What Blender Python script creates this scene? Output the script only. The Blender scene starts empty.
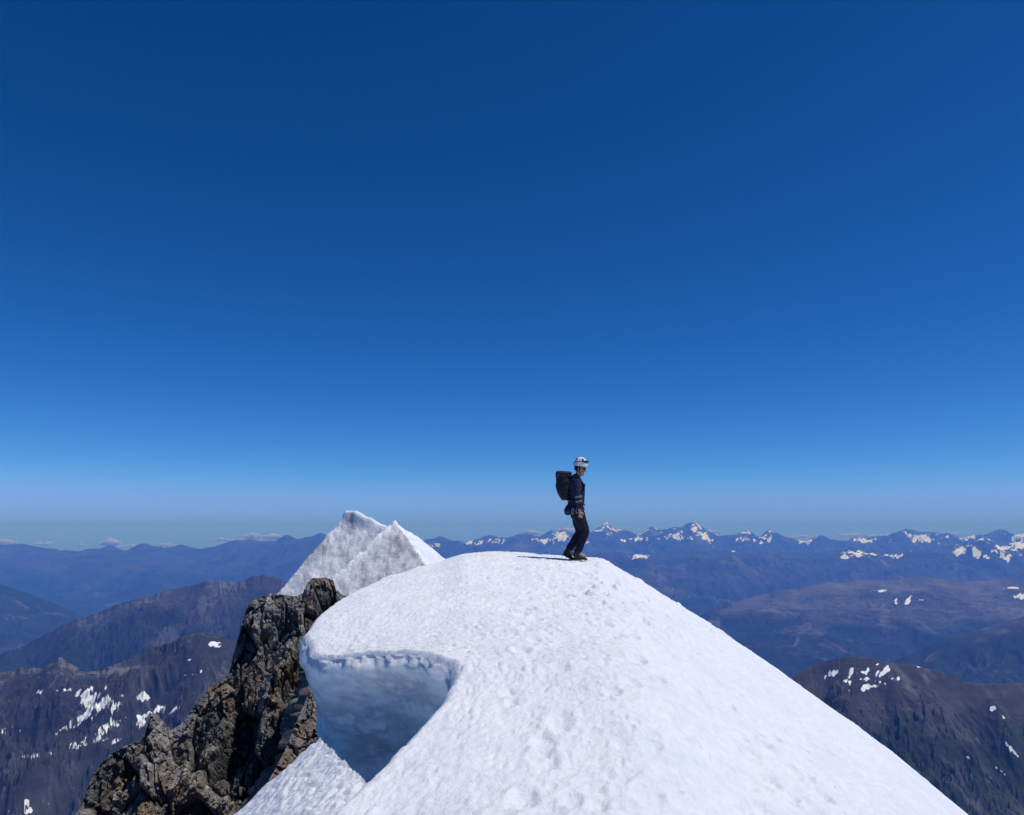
import bpy, bmesh, math, random
import numpy as np
from mathutils import Vector, Matrix, Euler

# ------------------------------------------------------------------ camera, sky, sun, exposure
SC = bpy.context.scene
COL = SC.collection
F_PX, CX, CY = 760.0, 512.0, 407.5
PITCH = math.atan((530.0 - CY) / F_PX)          # the eye level lies at row 530

cam_data = bpy.data.cameras.new("camera")
cam = bpy.data.objects.new("camera", cam_data)
COL.objects.link(cam)
cam_data.sensor_fit = 'HORIZONTAL'
cam_data.sensor_width = 36.0
cam_data.lens = 36.0 * F_PX / 1024.0
cam_data.clip_start = 0.05
cam_data.clip_end = 400000.0
cam.location = (0, 0, 0)
cam.rotation_euler = (math.radians(90) + PITCH, 0, 0)
SC.camera = cam

SUN_EL, SUN_AZ = math.radians(64), math.radians(106)   # azimuth: to the right of the view direction
S = Vector((math.sin(SUN_AZ) * math.cos(SUN_EL), math.cos(SUN_AZ) * math.cos(SUN_EL), math.sin(SUN_EL)))
world = bpy.data.worlds.new("World")
SC.world = world
world.use_nodes = True
wn = world.node_tree.nodes
wl = world.node_tree.links
bg = wn["Background"]
sky = wn.new("ShaderNodeTexSky")
sky.sky_type = 'NISHITA'
sky.sun_disc = False
sky.sun_elevation = SUN_EL
sky.sun_rotation = SUN_AZ
sky.altitude = 3800
sky.air_density = 1.0
sky.dust_density = 0.3
sky.ozone_density = 4.0
# the thin air of high altitude: a steeper fall from the pale horizon to the dark blue overhead
sep = wn.new("ShaderNodeSeparateColor")
comb = wn.new("ShaderNodeCombineColor")
wl.new(sky.outputs[0], sep.inputs[0])
for k, (pw, gain) in enumerate(((2.17, .130), (1.3, .595), (1.17, 1.06))):
    pn = wn.new("ShaderNodeMath")
    pn.operation = 'POWER'
    pn.inputs[1].default_value = pw
    gn = wn.new("ShaderNodeMath")
    gn.operation = 'MULTIPLY'
    gn.inputs[1].default_value = gain
    wl.new(sep.outputs[k], pn.inputs[0])
    wl.new(pn.outputs[0], gn.inputs[0])
    chan = gn.outputs[0] if k == 0 else (chan, gn.outputs[0]) if k == 1 else (*chan, gn.outputs[0])
r_, g_, b_ = chan
def sky_cap(val, ref, ratio):
    a = wn.new("ShaderNodeMath")
    a.operation = 'MULTIPLY'
    a.inputs[1].default_value = ratio
    wl.new(ref, a.inputs[0])
    m = wn.new("ShaderNodeMath")
    m.operation = 'SMOOTH_MIN'
    m.inputs[2].default_value = .5
    wl.new(val, m.inputs[0])
    wl.new(a.outputs[0], m.inputs[1])
    return m.outputs[0]
g_ = sky_cap(g_, b_, .47)
r_ = sky_cap(r_, g_, .50)
for k, sock in enumerate((r_, g_, b_)):
    wl.new(sock, comb.inputs[k])
wl.new(comb.outputs[0], bg.inputs[0])
bg.inputs[1].default_value = 0.075

sun_d = bpy.data.lights.new("sun", 'SUN')
sun_d.energy = 3.4
sun_d.angle = math.radians(0.5)
sun_d.color = (1.0, 0.965, 0.92)
sun = bpy.data.objects.new("sun", sun_d)
COL.objects.link(sun)
sun.rotation_euler = (-S).to_track_quat('-Z', 'Y').to_euler()

SC.view_settings.view_transform = 'Standard'
SC.view_settings.look = 'None'
SC.view_settings.exposure = 0.0
SC.view_settings.gamma = 1.0
SC.view_settings.use_curve_mapping = False
SC.render.engine = 'CYCLES'
SC.cycles.use_denoising = True
SC.cycles.max_bounces = 12
SC.cycles.diffuse_bounces = 8
SC.cycles.volume_bounces = 3

HAZE_DENSITY = 3.9e-5
HAZE_COLOR = (0.09, 0.29, 1.0)
HAZE_ABSORB = 0.75


# ------------------------------------------------------------------ helpers
def ray(px, py):
    """x/y and z/y of the line of sight through a picture point."""
    u = (px - CX) / F_PX
    v = (CY - py) / F_PX
    y = math.cos(PITCH) - v * math.sin(PITCH)
    z = math.sin(PITCH) + v * math.cos(PITCH)
    return u / y, z / y


def P(px, py, d):
    a, e = ray(px, py)
    return np.array((a * d, d, e * d))


def hash2(ix, iy, k=0):
    n = (ix.astype(np.int64) * 374761393 + iy.astype(np.int64) * 668265263 + k * 974634777) & 0xffffffff
    n = ((n ^ (n >> 13)) * 1274126177) & 0xffffffff
    n = (n ^ (n >> 16)) & 0xffffffff
    n = (n * 2246822519) & 0xffffffff
    return ((n ^ (n >> 15)) & 0xffffff) / float(0xffffff)


def hash3(ix, iy, iz, k=0):
    return hash2(ix + iz * 7919, iy + iz * 104729, k)


def vn2(x, y, k=0):
    """gradient noise, about -1..1"""
    ix, iy = np.floor(x), np.floor(y)
    fx, fy = x - ix, y - iy
    ux = fx * fx * fx * (fx * (fx * 6 - 15) + 10)
    uy = fy * fy * fy * (fy * (fy * 6 - 15) + 10)

    def g(ax, ay, dx, dy):
        th = hash2(ax, ay, k) * 2 * np.pi
        return np.cos(th) * dx + np.sin(th) * dy
    a = g(ix, iy, fx, fy)
    b = g(ix + 1, iy, fx - 1, fy)
    c = g(ix, iy + 1, fx, fy - 1)
    d = g(ix + 1, iy + 1, fx - 1, fy - 1)
    return 1.5 * ((a * (1 - ux) + b * ux) * (1 - uy) + (c * (1 - ux) + d * ux) * uy)


def vn3(x, y, z, k=0):
    ix, iy, iz = np.floor(x), np.floor(y), np.floor(z)
    fx, fy, fz = x - ix, y - iy, z - iz
    fx, fy, fz = (f * f * (3 - 2 * f) for f in (fx, fy, fz))
    r = 0
    for i in (0, 1):
        for j in (0, 1):
            for l in (0, 1):
                w = (fx if i else 1 - fx) * (fy if j else 1 - fy) * (fz if l else 1 - fz)
                r = r + w * hash3(ix + i, iy + j, iz + l, k)
    return r * 2 - 1


def fbm2(x, y, octv=5, k=0, gain=.5, lac=2.03):
    s, a, n = 0, 1.0, 0
    for i in range(octv):
        s = s + a * vn2(x, y, k + i * 17)
        n += a
        x, y, a = x * lac + 13.7, y * lac - 7.1, a * gain
    return s / n


def fbm3(x, y, z, octv=4, k=0, gain=.5):
    s, a, n = 0, 1.0, 0
    for i in range(octv):
        s = s + a * vn3(x, y, z, k + i * 17)
        n += a
        x, y, z, a = x * 2.03, y * 2.03 + 3.1, z * 2.03 - 5.3, a * gain
    return s / n


def ridged2(x, y, octv=5, k=0, gain=.5):
    s, a, n = 0, 1.0, 0
    for i in range(octv):
        s = s + a * (1 - np.abs(vn2(x, y, k + i * 17)) * 1.6)
        n += a
        x, y, a = x * 2.07 + 3.3, y * 2.07 - 9.2, a * gain
    return s / n


def erosion(px, py, dx, dy, k=0):
    """stripes that run along a given direction: gullies"""
    ix, iy = np.floor(px), np.floor(py)
    fx, fy = px - ix, py - iy
    va = 0
    vs = 0
    wt = 0
    for i in (-2, -1, 0, 1):
        for j in (-2, -1, 0, 1):
            hx = hash2(ix - i, iy - j, k) * .5
            hy = hash2(ix - i, iy - j, k + 5) * .5
            qx, qy = fx + i - hx, fy + j - hy
            w = np.exp(-2 * (qx * qx + qy * qy))
            m = (qx * dx + qy * dy) * 2 * np.pi
            wt = wt + w
            va = va + np.cos(m) * w
            vs = vs - np.sin(m) * w
    return va / wt, vs / wt


def worley3(x, y, z, k=0):
    """index-hash of the nearest cell, and F1, F2"""
    ix, iy, iz = np.floor(x), np.floor(y), np.floor(z)
    f1 = np.full(x.shape, 9.0)
    f2 = np.full(x.shape, 9.0)
    h1 = np.zeros(x.shape)
    for i in (-1, 0, 1):
        for j in (-1, 0, 1):
            for l in (-1, 0, 1):
                cx, cy, cz = ix + i, iy + j, iz + l
                d = (np.maximum(np.maximum(np.abs(cx + hash3(cx, cy, cz, k) - x), np.abs(cy + hash3(cx, cy, cz, k + 1) - y)),
                                np.abs(cz + hash3(cx, cy, cz, k + 2) - z)))
                h = hash3(cx, cy, cz, k + 3)
                near = d < f1
                f2 = np.where(near, f1, np.minimum(f2, d))
                h1 = np.where(near, h, h1)
                f1 = np.where(near, d, f1)
    return h1, f1, f2


def sstep(a, b, x):
    t = np.clip((x - a) / (b - a), 0, 1)
    return t * t * (3 - 2 * t)


def smooth1(v, n):
    k = np.hanning(2 * n + 3)
    k /= k.sum()
    return np.convolve(np.pad(v, n + 1, mode='edge'), k, mode='valid')


def spline(xs, ys, x):
    """monotone-ish cubic (Catmull-Rom, non uniform, pchip slopes)"""
    xs, ys = np.asarray(xs, float), np.asarray(ys, float)
    h = np.diff(xs)
    d = np.diff(ys) / h
    m = np.zeros_like(ys)
    m[1:-1] = np.where(d[:-1] * d[1:] > 0, 2 * d[:-1] * d[1:] / (d[:-1] + d[1:] + 1e-12 * np.sign(d[1:] + d[:-1] + 1e-30)), 0)
    m[0], m[-1] = d[0], d[-1]
    x = np.clip(x, xs[0], xs[-1])
    i = np.clip(np.searchsorted(xs, x) - 1, 0, len(h) - 1)
    t = (x - xs[i]) / h[i]
    t2, t3 = t * t, t * t * t
    return (ys[i] * (2 * t3 - 3 * t2 + 1) + h[i] * m[i] * (t3 - 2 * t2 + t) + ys[i + 1] * (3 * t2 - 2 * t3) + h[i] * m[i + 1] * (t3 - t2))


def grid_mesh(name, X, Y, Z, mat, attrs=None, smooth=True, flip=False, kind='structure', label=None, parent=None):
    R, C_ = X.shape
    me = bpy.data.meshes.new(name)
    co = np.stack([X, Y, Z], -1).reshape(-1, 3).astype(np.float32)
    idx = np.arange(R * C_).reshape(R, C_)
    q = np.stack([idx[:-1, :-1], idx[:-1, 1:], idx[1:, 1:], idx[1:, :-1]], -1).reshape(-1, 4)
    if flip:
        q = q[:, ::-1]
    me.vertices.add(len(co))
    me.vertices.foreach_set('co', co.ravel())
    me.loops.add(q.size)
    me.loops.foreach_set('vertex_index', q.ravel().astype(np.int32))
    me.polygons.add(len(q))
    me.polygons.foreach_set('loop_start', np.arange(0, q.size, 4, dtype=np.int32))
    me.polygons.foreach_set('loop_total', np.full(len(q), 4, np.int32))
    me.update(calc_edges=True)
    me.polygons.foreach_set('use_smooth', np.full(len(q), smooth))
    for n, v in (attrs or {}).items():
        at = me.attributes.new(n, 'FLOAT', 'POINT')
        at.data.foreach_set('value', v.reshape(-1).astype(np.float32))
    me.materials.append(mat)
    o = bpy.data.objects.new(name, me)
    COL.objects.link(o)
    if kind:
        o['kind'] = kind
    if label:
        o['label'] = label
    if parent:
        o.parent = parent
    return o


# ------------------------------------------------------------------ materials
class NT:
    def __init__(s, name):
        s.m = bpy.data.materials.new(name)
        s.m.use_nodes = True
        s.t = s.m.node_tree
        s.n = s.t.nodes
        s.b = s.n["Principled BSDF"]
        s.out = s.n["Material Output"]

    def new(s, typ, **kw):
        n = s.n.new(typ)
        for k, v in kw.items():
            if k.startswith('i_'):
                n.inputs[int(k[2:]) if k[2:].isdigit() else k[2:]].default_value = v
            else:
                setattr(n, k, v)
        return n

    def link(s, a, b):
        s.t.links.new(a, b)

    def coord(s, scale=(1, 1, 1), rot=(0, 0, 0)):
        tc = s.new('ShaderNodeTexCoord')
        mp = s.new('ShaderNodeMapping')
        mp.inputs['Scale'].default_value = scale
        mp.inputs['Rotation'].default_value = rot
        s.link(tc.outputs['Object'], mp.inputs[0])
        return mp.outputs[0]

    def noise(s, vec, scale, detail=4, rough=.55):
        n = s.new('ShaderNodeTexNoise')
        n.inputs['Scale'].default_value = scale
        n.inputs['Detail'].default_value = detail
        n.inputs['Roughness'].default_value = rough
        s.link(vec, n.inputs['Vector'])
        return n.outputs['Fac']

    def ramp(s, fac, stops):
        r = s.new('ShaderNodeValToRGB')
        e = r.color_ramp.elements
        while len(e) < len(stops):
            e.new(.5)
        for i, (p, c) in enumerate(stops):
            e[i].position = p
            e[i].color = (c[0], c[1], c[2], 1) if hasattr(c, '__len__') else (c, c, c, 1)
        s.link(fac, r.inputs[0])
        return r.outputs[0]

    def mix(s, fac, a, b, typ='MIX'):
        m = s.new('ShaderNodeMixRGB', blend_type=typ)
        for k, v in ((0, fac), (1, a), (2, b)):
            if isinstance(v, (int, float)):
                m.inputs[k].default_value = v if k == 0 else (v, v, v, 1)
            elif isinstance(v, tuple):
                m.inputs[k].default_value = (*v, 1)
            else:
                s.link(v, m.inputs[k])
        return m.outputs[0]

    def attr(s, name):
        return s.new('ShaderNodeAttribute', attribute_name=name).outputs['Fac']

    def math(s, op, a, b=0.0):
        m = s.new('ShaderNodeMath', operation=op)
        for k, v in ((0, a), (1, b)):
            if isinstance(v, (int, float)):
                m.inputs[k].default_value = v
            else:
                s.link(v, m.inputs[k])
        return m.outputs[0]

    def bump(s, h, strength, dist, normal=None):
        b = s.new('ShaderNodeBump')
        b.inputs['Strength'].default_value = strength
        b.inputs['Distance'].default_value = dist
        s.link(h, b.inputs['Height'])
        if normal is not None:
            s.link(normal, b.inputs['Normal'])
        return b.outputs[0]

    def set(s, color=None, rough=None, spec=None, normal=None, metal=None):
        for k, v in (('Base Color', color), ('Roughness', rough), ('Specular IOR Level', spec), ('Normal', normal), ('Metallic', metal)):
            if v is None:
                continue
            if isinstance(v, tuple):
                s.b.inputs[k].default_value = (*v, 1)
            elif isinstance(v, (int, float)):
                s.b.inputs[k].default_value = v
            else:
                s.link(v, s.b.inputs[k])
        return s.m


def mat_snow():
    t = NT("ridge_snow")
    c = t.coord()
    n1 = t.noise(c, 1.4, 5, .6)
    n2 = t.noise(c, 11.0, 5, .65)
    n3 = t.noise(c, 55.0, 3, .6)
    col = t.ramp(n1, [(.3, (.80, .83, .88)), (.7, (.90, .91, .93))])
    col = t.mix(t.ramp(n2, [(.35, .9), (.62, 1.0)]), 0.0, col, 'MIX')
    col = t.mix(t.ramp(t.noise(c, 5.0, 6, .7), [(.56, 0), (.74, .13)]), col, (.48, .47, .47))
    ice = t.attr('ice')
    w = t.noise(t.coord((1.1, 1.1, 3.0), (.15, .35, .0)), 1.1, 8, .62)
    icec = t.ramp(w, [(.28, (.60, .67, .74)), (.40, (.82, .86, .89)), (.48, (.72, .77, .81)), (.55, (.62, .63, .63)), (.62, (.80, .84, .87)), (.75, (.90, .905, .91))])
    col = t.mix(ice, col, icec)
    n4 = t.noise(c, 24.0, 6, .75)
    dull = t.math('SUBTRACT', 1.0, t.math('MULTIPLY', ice, .75))
    b1 = t.bump(n2, .45, .06)
    b2 = t.bump(n4, .55, .035, b1)
    b3 = t.bump(n3, .35, .012, b2)
    for nd in t.n:
        if nd.type == 'BUMP':
            t.link(t.math('MULTIPLY', dull, nd.inputs['Strength'].default_value), nd.inputs['Strength'])
    t.link(t.math('ADD', .30, t.math('MULTIPLY', ice, .6)), t.b.inputs['Subsurface Weight'])
    t.link(t.math('ADD', .6, t.math('MULTIPLY', ice, 6.0)), t.b.inputs['Subsurface Scale'])
    t.b.inputs['Subsurface Radius'].default_value = (.15, .165, .18)
    return t.set(color=col, rough=.62, spec=.28, normal=b3)


def mat_far_snow():
    t = NT("peak_snow")
    c = t.coord()
    n = t.noise(c, .9, 6, .7)
    streak = t.noise(t.coord((1.0, .6, .6), (0, .5, .3)), .8, 7, .7)
    d = t.attr('dirt_shade')
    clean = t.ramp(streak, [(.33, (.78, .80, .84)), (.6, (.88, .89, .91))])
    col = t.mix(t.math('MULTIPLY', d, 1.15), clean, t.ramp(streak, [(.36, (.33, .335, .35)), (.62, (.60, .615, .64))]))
    dirt_shade = t.math('MULTIPLY', d, t.ramp(n, [(.52, 0), (.68, .8)]))
    col = t.mix(dirt_shade, col, (.17, .17, .175))
    return t.set(color=col, rough=.65, spec=.25, normal=t.bump(n, .6, .5))


def mat_rock():
    t = NT("cliff_rock")
    c = t.coord()
    big = t.noise(c, .22, 4, .6)
    mid = t.noise(c, .9, 6, .65)
    fine = t.noise(c, 5.0, 6, .7)
    blk = t.attr('block')
    tone = t.attr('tone')
    col = t.ramp(t.mix(.5, mid, blk), [(.30, (.060, .058, .060)), (.43, (.13, .124, .120)), (.56, (.23, .221, .21)), (.70, (.41, .39, .365))])
    tan = t.math('MULTIPLY', t.ramp(big, [(.46, 0), (.58, 1)]), t.ramp(tone, [(.38, 0), (.60, .6)]))
    col = t.mix(tan, col, t.ramp(mid, [(.3, (.15, .090, .056)), (.7, (.42, .285, .18))]))
    grey = t.math('MULTIPLY', t.ramp(t.noise(c, .35, 5, .7), [(.46, 0), (.60, .85)]), t.ramp(tone, [(.2, .8), (.5, 0.1)]))
    col = t.mix(grey, col, t.ramp(fine, [(.3, (.13, .135, .15)), (.7, (.36, .37, .385))]))
    col = t.mix(.75, col, t.ramp(fine, [(.34, .32), (.6, 1.0)]), 'MULTIPLY')  # dark fine mottling, deepened to put shade into the rock colour
    col = t.mix(t.attr('snow'), col, (.84, .86, .9))
    strata = t.noise(t.coord((.6, .6, 3.2), (.25, .2, 0)), 1.2, 5, .7)
    nb = t.bump(strata, .45, .30)
    nb = t.bump(fine, .6, .08, nb)
    return t.set(color=col, rough=.9, spec=.2, normal=nb)


def mat_mountain(name, rock_lo, rock_hi, veg_lo, veg_hi, scale):
    t = NT(name)
    c = t.coord((1.0 / scale,) * 3)
    n = t.noise(c, 1.0, 8, .68)
    st = t.noise(t.coord((.5 / scale, .5 / scale, 2.2 / scale)), 1.6, 6, .7)
    f = t.mix(.5, n, st)
    rock = t.ramp(f, [(.36, rock_lo), (.62, rock_hi)])
    veg = t.ramp(n, [(.36, veg_lo), (.64, veg_hi)])
    col = t.mix(t.attr('veg'), rock, veg)
    scree = t.attr('scree')
    col = t.mix(scree, col, t.ramp(n, [(.3, (.105, .104, .106)), (.7, (.165, .163, .165))]))
    sn = t.math('ADD', t.attr('snow'), t.math('MULTIPLY', t.math('SUBTRACT', n, .5), 1.3))
    sn = t.ramp(sn, [(.40, 0), (.62, 1)])
    col = t.mix(sn, col, (.86, .88, .91))
    return t.set(color=col, rough=.95, spec=.1, normal=t.bump(f, .8, scale * .12))


def flat_mat(name, color, rough=.8, spec=.3, nscale=30, amp=.25, bump=.15, metal=0.0):
    t = NT(name)
    c = t.coord()
    n = t.noise(c, nscale, 5, .6)
    lo = tuple(v * (1 - amp) for v in color)
    hi = tuple(min(1, v * (1 + amp)) for v in color)
    col = t.ramp(n, [(.3, lo), (.7, hi)])
    return t.set(color=col, rough=rough, spec=spec, metal=metal, normal=t.bump(n, bump, .01))


M_SNOW = mat_snow()
M_PEAK = mat_far_snow()
M_ROCK = mat_rock()
M_NEAR = mat_mountain("near_mountain", (.022, .024, .028), (.062, .063, .067), (.022, .030, .021), (.045, .056, .036), 260)
M_DOME = mat_mountain("dome_mountain", (.028, .028, .030), (.078, .073, .073), (.020, .028, .020), (.044, .056, .035), 260)
M_MID = mat_mountain("mid_mountain", (.018, .019, .019), (.062, .060, .056), (.012, .018, .013), (.030, .039, .026), 700)
M_PLATEAU = mat_mountain("plateau_rock", (.024, .025, .026), (.098, .092, .088), (.010, .016, .012), (.026, .034, .024), 700)
M_FAR = mat_mountain("far_mountain", (.014, .016, .018), (.062, .062, .060), (.010, .016, .013), (.028, .036, .028), 1300)


# ------------------------------------------------------------------ haze and ground
def build_haze():
    bm = bmesh.new()
    bmesh.ops.create_cube(bm, size=1.0)
    X, top, bot = 56000.0, 480.0, -2801.0
    for v in bm.verts:
        v.co = (v.co.x * 2 * X, v.co.y * 2 * X, top if v.co.z > 0 else bot)
    me = bpy.data.meshes.new("haze")
    bm.to_mesh(me)
    bm.free()
    m = bpy.data.materials.new("haze_air")
    m.use_nodes = True
    nt = m.node_tree
    nt.nodes.remove(nt.nodes["Principled BSDF"])
    v = nt.nodes.new("ShaderNodeVolumePrincipled")
    v.inputs['Color'].default_value = (*HAZE_COLOR, 1)
    v.inputs['Density'].default_value = HAZE_DENSITY
    v.inputs['Anisotropy'].default_value = 0.0
    v.inputs['Absorption Color'].default_value = (HAZE_ABSORB, HAZE_ABSORB, HAZE_ABSORB, 1)
    nt.links.new(v.outputs[0], nt.nodes["Material Output"].inputs['Volume'])
    me.materials.append(m)
    o = bpy.data.objects.new("haze", me)
    COL.objects.link(o)
    o['kind'] = 'stuff'
    o['label'] = 'pale blue haze filling the air over the valleys'


def build_ground():
    n = 140
    r = np.linspace(0, 1, n) ** 1.5 * 55000
    th = np.linspace(0, 2 * np.pi, 181)
    R, T = np.meshgrid(r, th, indexing='ij')
    X, Y = R * np.cos(T), R * np.sin(T)
    Z = -2700 + 90 * fbm2(X / 4000, Y / 4000, 5, 3)
    a = {'snow': np.zeros_like(X) - 1, 'veg': np.ones_like(X) * .9, 'scree': np.zeros_like(X)}
    grid_mesh("valley_ground", X, Y, Z, M_MID, a, label='hazy dark green valley floor far below the summit')


# ------------------------------------------------------------------ mountain ranges
def mountain(name, label, crest, dist, wf, wb, base, mat, seed, rows=260, step=1.4, erode=.16, ecell=None, rough=.2,
             jag=1.0, snow=None, veg=(-1500, -1900), scree=None, gpow=1.15, wig=.05, bench=None, octs=4, egain=.45, patches=(), pnoise=1.0, streaks=.7):
    """crest: picture points (px, py); dist: one distance or a list of (px, metres)"""
    pts = np.array([[p[0], *ray(*p)] for p in crest])
    px = np.arange(pts[0, 0], pts[-1, 0] + .1, step)
    a = np.interp(px, pts[:, 0], pts[:, 1])
    e = np.interp(px, pts[:, 0], pts[:, 2])
    e = e + jag / F_PX * (fbm2(px / 16, px * 0 + seed, 4, seed) * 1.6)
    if hasattr(dist, '__len__'):
        dc = np.interp(px, [d[0] for d in dist], [d[1] for d in dist])
        dm = dc.mean()
    else:
        dc = np.full(len(px), float(dist))
        dm = float(dist)
    dc = dc + dm * wig * fbm2(px / 130, px * 0 + 3.3, 4, seed + 50)
    # rows: front foot ... crest ... back foot
    nb = rows // 4
    s = np.concatenate([-np.linspace(1, 0, rows - nb + 1)[:-1] ** 1.25, np.linspace(0, 1, nb) ** 1.4])
    Sg, A = np.meshgrid(s, a, indexing='ij')
    Dc = np.broadcast_to(dc, Sg.shape)
    Y = Dc + np.where(Sg < 0, Sg * wf, Sg * wb)
    X = A * Y
    T = np.abs(Sg)
    nearc = np.exp(-(T / .045) ** 2)
    cz = (smooth1(e, int(34 / step))[None, :] * (1 - nearc) + e[None, :] * nearc) * Dc
    H = cz - base
    g = (1 - T) ** gpow
    if bench is not None:
        g = np.interp(T, *bench)
    Z = base + H * g
    sc = wf * .55
    hm = np.abs(H).mean()
    env = np.clip(T * 5, 0, 1) * np.clip((1 - T) * 4, 0, 1)
    Z = Z + env * hm * rough * (ridged2(X / sc, Y / sc, 5, seed + 9) - .62) * 1.6
    gul = np.zeros_like(Z)
    if erode:
        cell = ecell or wf * .22
        amp, fr = erode * hm, 1.0
        for k in range(octs):
            dza = np.gradient(Z, axis=1) / np.gradient(A, axis=1)
            dzy_a = np.gradient(Z, axis=0) / np.gradient(Y, axis=0)
            gx = dza / Y
            gy = dzy_a - A * gx
            L = np.hypot(gx, gy) + .08
            ev, _ = erosion(X / cell * fr, Y / cell * fr, gy / L, -gx / L, seed + 31 * k)
            Z = Z + ev * amp * .5 * np.clip(T * 7, 0.15, 1) * np.clip((1 - T) * 4, 0, 1) * np.clip(L * 2, .2, 1)
            gul = gul + ev * (.62 ** k)
            amp *= egain
            fr *= 2.0
    for it in range(5):
        el = Z / Y
        d = e - el.max(axis=0)
        yc = Y[el.argmax(axis=0), np.arange(len(a))]
        if it < 3:
            d = smooth1(d, int(40 / step))
            w = np.exp(-((Y - smooth1(yc, int(40 / step))) / (wf * .55)) ** 2)
        else:
            w = np.exp(-((Y - yc) / (wf * .035)) ** 2)
        Z = Z + Y * d * w
    dza = np.gradient(Z, axis=1) / np.gradient(A, axis=1)
    gx = dza / Y
    gy = np.gradient(Z, axis=0) / np.gradient(Y, axis=0) - A * gx
    slope = np.hypot(gx, gy)
    nz = fbm2(X / (wf * .12), Y / (wf * .12), 5, seed + 77)
    sm = np.zeros_like(Z) - 1
    nf = fbm2(X / (wf * .030), Y / (wf * .030), 4, seed + 78, .6)
    if snow:
        z0, z1, thr, ks, kg, kn = snow
        sm = sstep(z0, z1, Z) * 1.0 - thr - ks * slope - kg * gul + kn * (.45 * nz + nf) + .5
    if patches:
        U, Vv = A, Z / Y                                    # lines of sight of the surface points: old snow lies where it lies
        wob1 = fbm2((X + Y) / (wf * .13), (X - Y) / (wf * .030), 4, seed + 5)
        wob2 = fbm2((X + Y) / (wf * .04), (X - Y) / (wf * .014), 3, seed + 6)
        for (px_, py_, ln, wd, ang) in patches:
            u0, v0 = ray(px_, py_)
            du, dv = (U - u0) * F_PX, (Vv - v0) * F_PX
            c_, s_ = math.cos(math.radians(ang)), math.sin(math.radians(ang))
            p_, q_ = du * c_ + dv * s_, -du * s_ + dv * c_
            m = 1 - .8 * np.hypot(p_ / ln, q_ / wd) + (wob1 * 1.5 + wob2 * 1.5 - .12 * gul) * pnoise
            sm = np.maximum(sm, np.clip(m * 1.2 + .07, -1, 1.2))
    vg = sstep(veg[0], veg[1], Z + nz * 150)
    scr = np.zeros_like(Z)
    if scree:
        scr = np.clip(sstep(scree[0], scree[1], -slope + .5 * nz) * (1 - vg) * scree[2], 0, 1)
    gn_ = sstep(.55, 1.5, gul / max(gul.std(), 1e-6)) * sstep(-.15, .35, nz)
    scr = np.clip(scr + gn_ * streaks, 0, 1)
    rot = {'snow': sm, 'veg': vg * (1 - .6 * gn_ * (streaks > 0)), 'scree': scr}
    return grid_mesh(name, X, Y, Z, mat, rot, label=label)


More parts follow.
